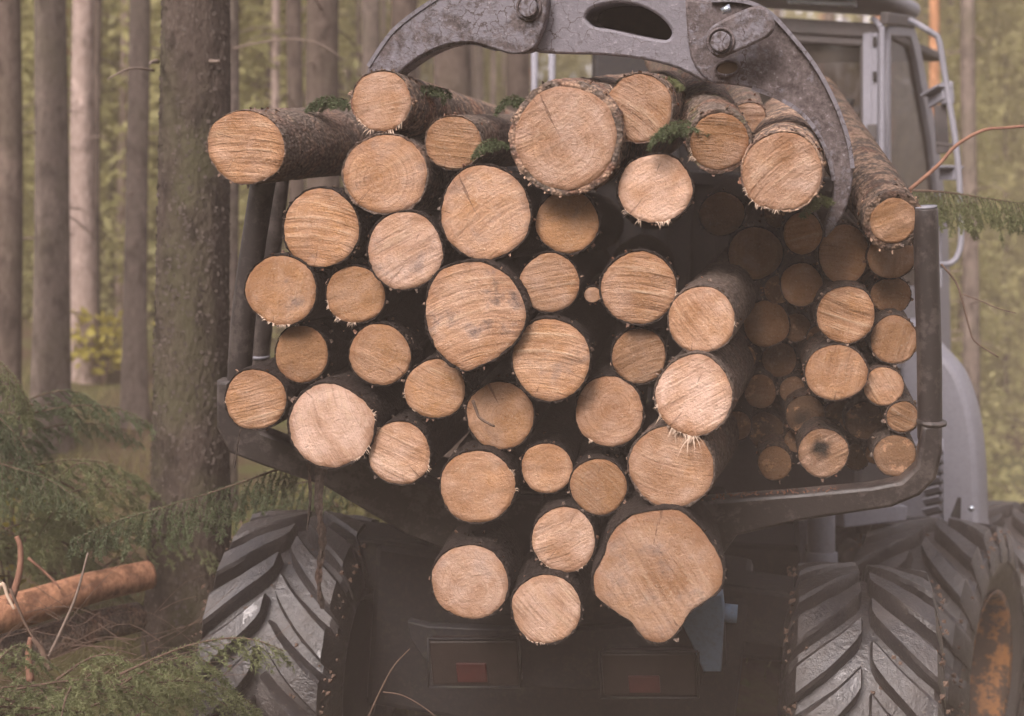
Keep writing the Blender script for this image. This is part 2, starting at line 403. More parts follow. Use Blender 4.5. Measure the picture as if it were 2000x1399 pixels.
M = dict(
    cut=mat_cut_wood(), bark=mat_bark(), rubber=mat_rubber(), grapple=mat_grapple(),
    fibre=mat_plain('torn_wood_fibre', (0.60, 0.45, 0.34), 0.8),
    trunk_main=mat_trunk('bark_mossy_spruce', (0.044, 0.032, 0.026), (0.098, 0.076, 0.062), 0.5),
    trunk_grey=mat_trunk('bark_grey_brown', (0.120, 0.093, 0.078), (0.205, 0.165, 0.140), 0.30, scale=0.6),
    trunk_dark=mat_trunk('bark_dark_brown', (0.085, 0.062, 0.050), (0.150, 0.115, 0.095), 0.15, scale=0.6),
    trunk_sunlit=mat_trunk('bark_sunlit_pink', (0.25, 0.185, 0.16), (0.42, 0.33, 0.29), 0.08, scale=0.6),  # pale tone paints sunlight onto the far trunks
    trunk_pine=mat_trunk('bark_orange_pine', (0.36, 0.17, 0.085), (0.50, 0.26, 0.14), 0.05, red=0.6, scale=0.6),
    flake=mat_plain('bark_flake', (0.095, 0.076, 0.064), 0.9, var=0.55, sc=14.0),
    debarked=mat_trunk('debarked_orange_wood', (0.15, 0.065, 0.040), (0.60, 0.31, 0.18), 0.15, red=0.0, scale=0.7, bump=0.5),
    stake=mat_paint('stake_steel', (0.034, 0.028, 0.027), 0.42, (0.085, 0.070, 0.064), 0.45, 0.3, 0.5),
    chassis=mat_paint('chassis_dark_paint', (0.020, 0.019, 0.021), 0.3, (0.03, 0.035, 0.025), 0.65, 0.5, 0.3),
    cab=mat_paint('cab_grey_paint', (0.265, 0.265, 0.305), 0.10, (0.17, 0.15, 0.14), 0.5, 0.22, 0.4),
    cabdark=mat_paint('cab_dark_grey', (0.095, 0.086, 0.085), 0.2, (0.07, 0.085, 0.08), 0.6, 0.3, 0.3),  # darker grey for the cab's walls, rails and inner parts
    blue=mat_paint('blue_grey_paint', (0.115, 0.165, 0.235), 0.15, (0.07, 0.06, 0.06), 0.55, 0.35, 0.4),
    rim=mat_paint('orange_rim_paint', (0.34, 0.150, 0.048), 0.6, (0.07, 0.045, 0.03), 0.6, 0.45, 0.3),
    eye=mat_plain('dirty_brass', (0.13, 0.085, 0.05), 0.7),
    lamp_red=mat_plain('red_lamp_lens', (0.045, 0.008, 0.007), 0.5, 0.5),
    lamp_body=mat_plain('brown_lamp_lens', (0.020, 0.013, 0.011), 0.5, 0.5),
    seat=mat_plain('seat_fabric', (0.030, 0.026, 0.026), 0.8),
    chrome=mat_plain('hydraulic_rod', (0.55, 0.60, 0.68), 0.25, 0.6, 0.08, metal=0.8),
    glass=mat_glass(), ground=mat_ground(),
    needle=mat_leaf('spruce_needles', (0.085, 0.115, 0.060), (0.20, 0.24, 0.125), 0.35),
    needle_pale=mat_leaf('spruce_needles_pale', (0.13, 0.155, 0.070), (0.29, 0.31, 0.15), 0.35),
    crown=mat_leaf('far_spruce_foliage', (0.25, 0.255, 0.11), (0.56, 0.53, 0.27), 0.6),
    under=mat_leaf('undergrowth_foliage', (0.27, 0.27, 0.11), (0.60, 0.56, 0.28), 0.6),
    yellow=mat_leaf('yellow_leaves', (0.32, 0.27, 0.05), (0.50, 0.44, 0.10), 0.45),
    grass=mat_leaf('dry_grass', (0.11, 0.105, 0.035), (0.26, 0.215, 0.095), 0.3),
    twig=mat_plain('twig_bark', (0.13, 0.085, 0.062), 0.85, var=0.4),
    twig_red=mat_plain('reddish_twig_bark', (0.26, 0.135, 0.09), 0.8, var=0.35),
    twig_grey=mat_plain('dead_grey_twig', (0.21, 0.16, 0.13), 0.9, var=0.4),
)

# ------------------------------------------------------------------ ground
def sstep(a, b, x):
    t = max(0.0, min(1.0, (x - a) / (b - a))); return t * t * (3 - 2 * t)

def ground_z(x, y):
    rise = 0.0
    yy = y - 5.2
    rise = 0.205 * (0.5 * (yy + math.sqrt(yy * yy + 0.6)))            # the slope starts under the machine
    if y > 15: rise -= 0.135 * (y - 15)                                # and eases off deeper in the wood
    right = sstep(0.9, 3.2, x) * (1 - 0.6 * sstep(12, 20, y))
    z = -1.98 + rise * (1 - 0.85 * right) - 0.06 * x - 0.12 * right
    z += 0.05 * noise.noise((x * 0.7, y * 0.7, 0)) + 0.025 * noise.noise((x * 2.3, y * 2.3, 5))
    return CZ + z

def make_ground():
    xs = np.unique(np.concatenate([np.linspace(-58, -9, 30), np.linspace(-9, 9, 110), np.linspace(9, 58, 30)]))
    ys = np.unique(np.concatenate([np.linspace(-20, 2, 14), np.linspace(2, 16, 90), np.linspace(16, 75, 50)]))
    v = [(x, y, ground_z(x, y)) for y in ys for x in xs]; n = len(xs)
    f = [(j * n + i, j * n + i + 1, (j + 1) * n + i + 1, (j + 1) * n + i) for j in range(len(ys) - 1) for i in range(n - 1)]
    tag(link('ground', mesh_of('ground', v, f, M['ground'])), 'brown forest floor with moss and needles under the trees', kind='structure')
make_ground()

# ------------------------------------------------------------------ the load: directions
def vp_dir(px, py):
    """direction of lines that run off towards that place of the view"""
    return Vector(((px - 1000) / FPX, 1.0, (699.5 - py) / FPX)).normalized()

AXF = vp_dir(1550, 100)                       # the rear wagon climbs the slope and heads a little to the right
_R0 = AXF.cross(Vector((0, 0, 1))).normalized(); _U0 = _R0.cross(AXF).normalized()
_roll = R(4.2)
AXR = (_R0 * math.cos(_roll) - _U0 * math.sin(_roll)).normalized()
AXU = AXR.cross(AXF).normalized()

def basis(right, up, back, loc):
    return Matrix(((right.x, up.x, back.x, loc.x), (right.y, up.y, back.y, loc.y), (right.z, up.z, back.z, loc.z), (0, 0, 0, 1)))

# ------------------------------------------------------------------ logs
def radial_from_points(pts, cx, cy, n):
    an = sorted((math.atan2(-(p[1] - cy), p[0] - cx) % (2 * math.pi), math.hypot(p[0] - cx, p[1] - cy)) for p in pts)
    th = np.array([a for a, _ in an]); rr = np.array([r for _, r in an])
    th = np.concatenate([th - 2 * math.pi, th, th + 2 * math.pi]); rr = np.tile(rr, 3)
    q = np.arange(n) * 2 * math.pi / n
    r = np.interp(q, th, rr)
    for _ in range(1): r = 0.25 * np.roll(r, 1) + 0.5 * r + 0.25 * np.roll(r, -1)
    return r

def make_log(px, py, rx, ry, d, label, vp=(1270, 440), length=2.7, poly=None, bt=0.05, saw=0.7, ang=0.0, tint=0.5, rings=0.3,
             stain=0.0, dirt=0.0, rot=0.0, red=0.35, pale=0.15, moss=0.15, torn=(), fringe=22, knot=False, group='logs on the forwarder'):
    seed = int(px * 7 + py * 13)
    r_ = random.Random(seed)
    c = P(px, py, d); a = vp_dir(*vp)
    right = a.cross(Vector((0, 0, 1))).normalized(); up = right.cross(a).normalized()
    ray = (c - Vector((0, 0, CZ))).normalized()
    k = d / FPX
    cx = math.sqrt(max(0.5, 1 - ray.dot(right) ** 2)); cy = math.sqrt(max(0.5, 1 - ray.dot(up) ** 2))
    mw = basis(right, up, -a, c)
    lg = empty('log', c, label, 'log', group, matrix=mw)
    NS = 64
    th = np.arange(NS) * 2 * math.pi / NS
    if poly:
        r = radial_from_points(poly, px, py, NS) * k
    else:
        A, B = rx * k / cx, ry * k / cy
        r = A * B / np.sqrt((B * np.cos(th)) ** 2 + (A * np.sin(th)) ** 2)
        for h, am in ((2, .012), (3, .016), (4, .010), (5, .008)):
            r = r * (1 + am * math.sin(0) + am * np.sin(h * th + r_.uniform(0, 6.28)) * r_.uniform(0.3, 1.2))
    face_r = r * (1 + np.array([0.016 * noise.noise((math.cos(q) * 4, math.sin(q) * 4, seed * 0.37)) + 0.020 * noise.noise((math.cos(q) * 14, math.sin(q) * 14, seed * 0.61)) for q in th]))
    # torn stretches of the rim bulge and tear
    for (t0, t1, ln) in torn:
        for i, q in enumerate(np.degrees(th)):
            if t0 <= q <= t1:
                w = math.sin(math.pi * (q - t0) / (t1 - t0)); face_r[i] *= 1 + 0.02 * w + 0.03 * w * r_.random()
    # bark: rings along the log
    zs = [0.0, -0.006, -0.03, -0.07, -0.12, -0.19, -0.27, -0.36, -0.46, -0.58, -0.72, -0.9, -1.15, -1.5, -2.0, -2.6]
    zs = [z for z in zs if z > -length + 0.1] + [-length]
    v, f = [], []
    mean = float(r.mean())
    for i in range(NS): v.append((face_r[i] * math.cos(th[i]) * 0.995, face_r[i] * math.sin(th[i]) * 0.995, -0.004))
    for j, z in enumerate(zs):
        for i in range(NS):
            q = th[i]
            n1 = noise.noise((math.cos(q) * 2.2 + seed, math.sin(q) * 2.2, z * 3.0)); n2 = noise.noise((math.cos(q) * 12, math.sin(q) * 12 + seed, z * 22.0))
            ro = r[i] * (1 + bt) + mean * (0.035 * n1 * (1 if j > 1 else 0.6) + 0.040 * n2) + 0.012 * max(0, -z)
            if j == 0: ro = max(face_r[i] * 1.006, ro - mean * 0.014)
            lip = 0.004 * n2 + (0.003 if j == 0 else 0)
            v.append((ro * math.cos(q), ro * math.sin(q), z + (lip if j < 2 else 0)))
    for j in range(len(zs)):
        for i in range(NS):
            f.append((j * NS + i, (j + 1) * NS + i, (j + 1) * NS + (i + 1) % NS, j * NS + (i + 1) % NS))
    f.append(tuple((len(zs)) * NS + i for i in range(NS)))
    b = link('bark', mesh_of('bark', v, f, M['bark'])); b.parent = lg
    b['bark_red'] = red; b['bark_pale'] = pale; b['moss'] = moss; b['bark_dark'] = 0.0 if py < 350 else (0.6 if px > 1440 else 0.35 if px in (1370, 1355, 1311) else 0.92)  # bark darkened by the log's place, painting in the gap shade
    # the sawn face
    v, f = [(0, 0, 0)], []
    fr = (0.3, 0.55, 0.75, 0.88, 0.96, 1.0)
    for g in fr:
        for i in range(NS):
            x, y = face_r[i] * g * math.cos(th[i]), face_r[i] * g * math.sin(th[i])
            xr = x * math.cos(-ang) - y * math.sin(-ang); yr = x * math.sin(-ang) + y * math.cos(-ang)
            dz = 0.005 * noise.noise((xr * 8, yr * 30, seed * 0.11)) * (1 if g < 1 else 1.2)
            if g == 1.0: dz -= 0.002 + 0.004 * r_.random()
            v.append((x, y, 0.002 + dz))
    for i in range(NS): f.append((0, 1 + i, 1 + (i + 1) % NS))
    for j in range(len(fr) - 1):
        for i in range(NS):
            p, q = 1 + j * NS, 1 + (j + 1) * NS
            f.append((p + i, q + i, q + (i + 1) % NS, p + (i + 1) % NS))
    fc = link('cut_face', mesh_of('cut_face', v, f, M['cut'])); fc.parent = lg
    for kk, vv in dict(rad=mean, val=(0.73 + 0.31 * tint + r_.uniform(-.16, .12)), saw_angle=-ang, saw_bend=r_.uniform(-1.2, 1.2), saw=saw, tint=tint, rings=rings, stain=stain, dirt=dirt, rot=rot,
                       pith_x=mean * r_.uniform(-.22, .22), pith_y=mean * r_.uniform(-.22, .22)).items():
        fc[kk] = float(vv)
    # torn fibres standing off the rim
    if torn:
        m = MB()
        for (t0, t1, ln) in torn:
            cnt = max(9, int((t1 - t0) * 0.7))
            cl = [r_.uniform(t0, t1) for _ in range(max(1, int((t1 - t0) / 16)))]
            for _ in range(cnt):
                q = R(min(t1, max(t0, r_.gauss(r_.choice(cl), 4.0)))); i = int(q / (2 * math.pi) * NS) % NS
                w = max(0.0, math.sin(math.pi * (math.degrees(q) - t0) / (t1 - t0))) ** 0.6
                L = ln * 0.8 * (0.10 + r_.random() ** 3) * (0.30 + 0.70 * w); wd = r_.uniform(0.0010, 0.0028)
                rr = face_r[i] * 0.985
                p = Vector((rr * math.cos(q), rr * math.sin(q), 0.0))
                qo = q + r_.uniform(-.7, .7); o = Vector((math.cos(qo), math.sin(qo), r_.uniform(-.2, .9))).normalized()
                s = Vector((-math.sin(q), math.cos(q), 0)) * wd
                zz = Vector((0, 0, -0.004))
                tip = p + o * L + Vector((0, -0.25 * L, 0))
                m.add([p - s, p + s, p + zz - o * 0.01, p + o * L * .55 + s * .6, p + o * L * .55 - s * .6, tip],
                      [(0, 1, 3, 4), (1, 2, 3), (2, 0, 4), (2, 4, 3), (3, 5, 4)])
        me = mesh_of('torn_fibres', m.v, m.f, M['fibre'], False)
        tf = link('torn_fibres', me); tf.parent = fc; tf['kind'] = 'stuff'
    if fringe:
        m = MB()
        for _ in range(fringe):
            q = r_.uniform(0, 6.283); i = int(q / 6.2832 * NS) % NS
            rr = r[i] * (1 + bt * r_.uniform(0.3, 1.1)); z = -r_.random() ** 2 * 0.35
            p = Vector((rr * math.cos(q), rr * math.sin(q), z)); o = Vector((math.cos(q), math.sin(q), r_.uniform(-.5, 1.6))).normalized()
            s = Vector((-math.sin(q), math.cos(q), r_.uniform(-.6, .6))).normalized() * r_.uniform(0.003, 0.009); L = r_.uniform(0.004, 0.016)
            m.add([p - s, p + s, p + o * L + s * .5 + Vector((0, 0, .006)), p + o * L - s * .6], [(0, 1, 2, 3)])
        tf = link('bark_shreds', mesh_of('bark_shreds', m.v, m.f, M['bark'], False)); tf.parent = b; tf['kind'] = 'stuff'
        tf['bark_red'] = min(1, red + .5); tf['bark_pale'] = min(1.0, pale + .3); tf['moss'] = 0.0
    return lg

def dmain(px, off=0.0):
    """faces of the main pile lie roughly square to the wagon: nearer to the right"""
    return 4.98 / (1 + 0.198 * (px - 1000) / FPX) + off

D2 = math.radians
BIG = [(1157, 1145), (1165, 1115), (1182, 1090), (1190, 1050), (1212, 1022), (1245, 1003), (1290, 996), (1330, 995), (1352, 1015), (1378, 1045), (1402, 1085), (1412, 1110),
       (1405, 1150), (1375, 1172), (1345, 1195), (1325, 1230), (1305, 1255), (1280, 1262), (1255, 1248), (1232, 1212), (1200, 1195), (1170, 1172)]
POLY17 = [(833, 600), (838, 562), (860, 530), (900, 516), (942, 513), (985, 535), (1012, 565), (1028, 610), (1020, 645), (985, 685), (940, 712), (905, 726), (868, 700), (846, 670), (835, 640)]
LOGS = [
    # px, py, rx, ry, depth offset, label, options
    (480, 288, 73, 71, -0.10, 'grey-barked log jutting out furthest to the left at the top of the load', dict(vp=(1550, 215), saw=1.0, ang=D2(-3), tint=.25, pale=.25, red=.25, bt=.035, fringe=40)),
    (745, 197, 57, 57, 0.02, 'log with two white splinters below its face, under the left grapple claw', dict(vp=(1500, 420), saw=.45, ang=D2(10), tint=.55, red=.7, pale=.5, torn=((215, 320, .045), (284, 296, .09)), fringe=60)),
    (885, 279, 54, 52, 0.06, 'small strongly scored log between the splintered log and the widest top log', dict(vp=(1500, 250), saw=1.0, ang=D2(-9), tint=.1, dirt=.2, red=.3, fringe=30)),
    (753, 341, 82, 76, -0.02, 'large log with growth rings directly below the log with two white splinters', dict(saw=.3, ang=D2(25), tint=.35, rings=1.0, stain=.35)),
    (948, 416, 87, 91, -0.03, 'large smooth log below the small strongly scored top log', dict(saw=.4, ang=D2(35), tint=.45, rings=.35, stain=.3, fringe=25)),
    (1105, 270, 100, 98, -0.10, 'widest round log at the top centre of the load with shredded pink bark', dict(vp=(1560, 150), saw=.35, ang=D2(35), tint=.7, rings=.7, bt=.13, red=.9, pale=.6, fringe=160)),
    (1249, 212, 63, 66, -0.04, 'log with diagonal saw scores beside the widest top log, green sprigs behind it', dict(vp=(1560, 150), saw=.8, ang=D2(-38), tint=.45, torn=((110, 190, .05),), fringe=60, pale=.4)),
    (1405, 277, 56, 55, 0.0, 'mossy log with horizontal saw scores and furred edge below the grapple pin', dict(vp=(1130, -230), saw=1.0, ang=D2(-6), tint=.2, moss=.9, red=.6, bt=.14, torn=((190, 240, .035),), fringe=60)),
    (1527, 336, 76, 76, -0.06, 'pale log with torn lower edge enclosed by the right grapple claw', dict(vp=(1590, 60), saw=.6, ang=D2(38), tint=.65, pale=.9, red=.6, moss=.3, torn=((190, 275, .03),), fringe=60)),
    (1745, 432, 44, 44, 0.20, 'slanting log with thick ragged bark resting on the right stake', dict(vp=(1290, -260), saw=.25, ang=.4, tint=.15, dirt=.25, bt=.30, red=.7, pale=.9, moss=.5, fringe=70)),
    (1280, 368, 72, 66, 0.0, 'log with torn lower rim and one white splinter, right of centre in the upper load', dict(saw=.45, ang=D2(28), tint=.8, torn=((205, 300, .04), (240, 248, .085)), fringe=25)),
    (1108, 434, 60, 62, 0.06, 'knotty yellowish log right below the widest top log', dict(saw=.25, ang=D2(10), tint=.1, stain=.5, torn=((70, 110, .03),), bt=.06)),
    (627, 446, 73, 76, -0.02, 'large brown log next to the left stakes with curved saw scores', dict(saw=.9, ang=D2(-8), tint=.25, rings=.4, stain=.4, fringe=30)),
    (791, 490, 72, 76, -0.05, 'pale pinkish log above the flat-sided dark-rimmed log', dict(saw=.55, ang=D2(28), tint=.8, stain=.5, red=.2)),
    (549, 567, 68, 67, -0.03, 'brown log with mossy lower rim overlapping the left stakes at mid height', dict(saw=.4, ang=D2(80), tint=.2, stain=.55, torn=((225, 290, .02),))),
    (694, 576, 57, 55, 0.04, 'small rough-faced log left of the flat-sided dark-rimmed log', dict(saw=.35, ang=D2(20), tint=.1, torn=((190, 285, .03),), bt=.06)),
    (930, 618, 98, 105, -0.13, 'huge flat-sided log with dark stained rim in the middle of the load', dict(saw=.8, ang=D2(13), tint=.55, stain=.8, bt=.045, poly=POLY17, red=.1)),
    (1073, 553, 59, 57, 0.05, 'medium log touching the right edge of the huge flat-sided log', dict(saw=.7, ang=D2(10), tint=.35, fringe=15)),
    (1247, 563, 72, 71, -0.02, 'log with bold horizontal saw scores just right of a tiny branch end', dict(saw=1.0, ang=D2(-6), tint=.35, torn=((330, 359, .025),), fringe=25)),
    (1157, 576, 16, 15, 0.10, 'tiny branch end no thicker than a fist between two logs', dict(saw=.3, tint=.4, bt=.12, length=1.2)),
    (1370, 625, 64, 65, -0.12, 'log with long bark side showing at the right flank, below the dark gap', dict(vp=(1640, 320), saw=.6, ang=D2(-52), tint=.5, red=.1, moss=.2, torn=((350, 359, .02),))),
    (589, 692, 51, 55, 0.06, 'small deep orange log beside the left stakes', dict(saw=.15, ang=.3, tint=.0, stain=.15, torn=((95, 150, .025),), bt=.06)),
    (742, 693, 59, 60, 0.06, 'smooth orange log below the small rough-faced log', dict(saw=.45, ang=D2(-25), tint=.25, rings=.6)),
    (1076, 703, 76, 79, -0.05, 'heavily scored log with dark rim just below and right of the huge flat-sided log', dict(saw=1.0, ang=D2(-7), tint=.3, stain=.35, bt=.055, red=.1)),
    (1248, 696, 52, 54, 0.05, 'small dirty log with a dark knot near the centre right', dict(saw=.9, ang=D2(22), tint=.2, dirt=.3, stain=.4, bt=.07)),
    (1355, 772, 74, 77, -0.14, 'very pale log with long white splinters hanging from its lower rim', dict(vp=(1640, 400), saw=.7, ang=D2(28), tint=.95, red=.2, torn=((195, 300, .05), (248, 278, .10)))),
    (499, 781, 59, 58, -0.02, 'lowest log beside the left stakes, rippled orange face', dict(saw=.9, ang=D2(15), tint=.2, bt=.06, torn=((175, 190, .02),))),
    (850, 760, 59, 57, 0.05, 'medium log below the left corner of the huge flat-sided log', dict(saw=.7, ang=D2(-22), tint=.3, torn=((170, 230, .015),))),
    (646, 832, 82, 80, -0.06, 'large pink log with crack and furry rim at the lower left of the load', dict(saw=.6, ang=D2(-66), tint=1.0, bt=.06, torn=((300, 359, .03), (0, 25, .03)), fringe=20)),
    (977, 812, 65, 66, 0.05, 'smooth brown log with a bent dark twig lying on its face', dict(saw=.12, tint=.25, rings=.6, ang=.6)),
    (1190, 804, 66, 68, 0.06, 'dull smooth log with ring pattern right of the log with the bent twig', dict(saw=.12, tint=.55, rings=.9, ang=.2, torn=((215, 240, .02),))),
    (780, 886, 60, 61, 0.0, 'log at lower left with long diagonal scores, white splinter at its upper left', dict(saw=.8, ang=D2(-25), tint=.65, torn=((310, 350, .025), (110, 140, .06)), fringe=20)),
    (1311, 912, 82, 79, -0.10, 'broad log under the very pale log, lying over the end of the steel bunk beam', dict(vp=(1640, 500), saw=.55, ang=D2(-14), tint=.4, rings=.3, red=.2)),
    (1068, 915, 50, 49, 0.08, 'small plain log between two larger logs under the log with the bent twig', dict(saw=.15, tint=.3, rings=.5, bt=.04)),
    (932, 951, 73, 70, -0.02, 'smooth pale orange log with bristles on its right edge near the bottom', dict(saw=.15, tint=.4, rings=.4, torn=((350, 359, .03), (0, 30, .03)))),
    (1169, 951, 55, 54, 0.06, 'small orange log left of the broad log over the bunk beam', dict(saw=.6, ang=D2(-40), tint=.15)),
    (1101, 1054, 62, 62, 0.02, 'round log directly above the lowest two small logs', dict(saw=.7, ang=D2(28), tint=.7, bt=.05, torn=((215, 320, .012),))),
    (918, 1137, 75, 71, -0.04, 'lowest log at the left above the tail lamp, with a grey pith', dict(saw=.15, tint=.75, rings=.5, stain=.2, ang=-.9)),
    (1067, 1190, 67, 66, -0.04, 'bottommost scored log between the two tail lamps', dict(saw=.9, ang=D2(-48), tint=.75, bt=.05, torn=((230, 280, .012),))),
    (1285, 1128, 128, 130, -0.12, 'biggest log of all, knobbly butt end at the bottom right', dict(saw=.5, ang=D2(-58), tint=.5, stain=.35, bt=.035, poly=BIG, red=.1, fringe=20)),
]
for (px, py, rx, ry, off, label, o) in LOGS:
    make_log(px, py, rx, ry, dmain(px, off), label, **o)

# logs of the second row, further in behind the right stake
G2 = 'logs deeper in behind the right stake'
ROW2 = [
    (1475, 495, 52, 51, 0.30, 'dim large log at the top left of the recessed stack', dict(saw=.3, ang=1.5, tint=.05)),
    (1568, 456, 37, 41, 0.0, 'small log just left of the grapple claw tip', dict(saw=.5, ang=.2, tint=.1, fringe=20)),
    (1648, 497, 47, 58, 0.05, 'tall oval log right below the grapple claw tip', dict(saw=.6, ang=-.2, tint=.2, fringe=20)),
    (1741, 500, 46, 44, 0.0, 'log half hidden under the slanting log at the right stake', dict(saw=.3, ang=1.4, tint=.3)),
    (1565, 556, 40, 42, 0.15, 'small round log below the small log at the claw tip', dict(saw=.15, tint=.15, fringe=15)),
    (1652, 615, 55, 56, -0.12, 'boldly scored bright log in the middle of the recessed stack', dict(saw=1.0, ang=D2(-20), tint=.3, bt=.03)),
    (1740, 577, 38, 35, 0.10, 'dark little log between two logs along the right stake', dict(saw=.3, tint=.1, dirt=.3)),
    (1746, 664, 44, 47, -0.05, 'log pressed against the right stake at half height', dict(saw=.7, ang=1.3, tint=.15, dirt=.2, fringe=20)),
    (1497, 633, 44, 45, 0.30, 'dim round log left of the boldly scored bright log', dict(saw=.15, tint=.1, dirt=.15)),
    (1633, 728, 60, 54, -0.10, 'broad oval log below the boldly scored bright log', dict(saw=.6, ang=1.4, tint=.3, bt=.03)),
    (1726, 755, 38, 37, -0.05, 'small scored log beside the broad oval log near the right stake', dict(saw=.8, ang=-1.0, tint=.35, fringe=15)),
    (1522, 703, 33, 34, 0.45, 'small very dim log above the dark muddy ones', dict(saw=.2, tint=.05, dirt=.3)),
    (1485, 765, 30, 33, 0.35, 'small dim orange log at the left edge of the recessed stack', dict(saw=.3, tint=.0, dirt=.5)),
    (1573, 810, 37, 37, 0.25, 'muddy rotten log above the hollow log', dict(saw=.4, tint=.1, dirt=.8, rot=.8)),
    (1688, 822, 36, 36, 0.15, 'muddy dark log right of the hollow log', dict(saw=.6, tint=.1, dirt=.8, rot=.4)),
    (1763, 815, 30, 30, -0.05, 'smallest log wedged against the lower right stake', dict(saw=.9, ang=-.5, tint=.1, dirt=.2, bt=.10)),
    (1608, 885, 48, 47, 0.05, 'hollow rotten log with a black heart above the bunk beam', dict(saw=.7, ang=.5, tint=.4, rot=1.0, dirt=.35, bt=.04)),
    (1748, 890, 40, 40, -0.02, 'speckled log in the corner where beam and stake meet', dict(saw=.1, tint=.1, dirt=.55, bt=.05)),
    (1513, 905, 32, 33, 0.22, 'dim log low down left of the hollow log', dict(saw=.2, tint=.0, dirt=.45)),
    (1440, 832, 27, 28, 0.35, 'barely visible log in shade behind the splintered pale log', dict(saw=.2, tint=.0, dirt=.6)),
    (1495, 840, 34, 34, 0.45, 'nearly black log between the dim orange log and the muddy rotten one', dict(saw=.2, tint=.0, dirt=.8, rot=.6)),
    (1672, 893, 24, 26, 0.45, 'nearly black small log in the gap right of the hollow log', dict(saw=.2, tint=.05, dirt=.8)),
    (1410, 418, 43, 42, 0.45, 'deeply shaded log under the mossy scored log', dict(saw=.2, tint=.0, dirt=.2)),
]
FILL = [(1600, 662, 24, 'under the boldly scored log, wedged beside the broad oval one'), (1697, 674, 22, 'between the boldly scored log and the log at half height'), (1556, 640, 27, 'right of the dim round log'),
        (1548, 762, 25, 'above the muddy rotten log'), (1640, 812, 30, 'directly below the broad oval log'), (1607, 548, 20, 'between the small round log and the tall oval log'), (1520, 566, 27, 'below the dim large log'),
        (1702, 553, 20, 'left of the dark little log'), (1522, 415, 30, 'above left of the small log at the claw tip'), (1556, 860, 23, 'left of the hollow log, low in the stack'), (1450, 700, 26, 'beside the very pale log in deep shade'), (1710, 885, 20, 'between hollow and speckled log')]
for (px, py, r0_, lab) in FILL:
    ROW2.append((px, py, r0_, r0_ * 1.03, .28 + .2 * ((px * 7) % 10) / 10, 'dark filler log ' + lab, dict(saw=.3, tint=.05, dirt=.55, ang=px * .1)))  # dirt here dims the filler faces, painting in the shade between logs
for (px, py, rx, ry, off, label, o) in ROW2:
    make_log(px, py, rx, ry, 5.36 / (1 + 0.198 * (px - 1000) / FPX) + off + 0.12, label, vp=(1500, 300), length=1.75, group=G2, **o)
make_log(1462, 236, 34, 36, 5.75, 'grey-barked log lying behind the pale log in the right claw', vp=(1330, -120), length=1.4, bt=.05, red=.5, pale=.3, moss=.5, group='logs on the forwarder')

# small bits that lie on the load
def bent_stick(name, pts, r0, r1, mat, label, cat, n=5, group=None):
    path = smooth_path(pts, n)
    m = MB(); m.tube(path, [r0 + (r1 - r0) * i / (len(path) - 1) for i in range(len(path))], 7)
    return tag(m.build(name, mat, None, True), label, cat, group)
bent_stick('twig', [P(923, 782, 4.93), P(930, 800, 4.93), P(936, 815, 4.92), P(950, 825, 4.91), P(966, 833, 4.90)], .006, .004, M['twig'], 'bent dark twig lying against the face of a smooth brown log', 'twig', 3)

# ------------------------------------------------------------------ forwarder
FW = empty('forwarder', (0.3, 6.4, ground_z(0.3, 6.4)), 'grey forestry forwarder loaded with logs, seen from behind', 'forwarder')

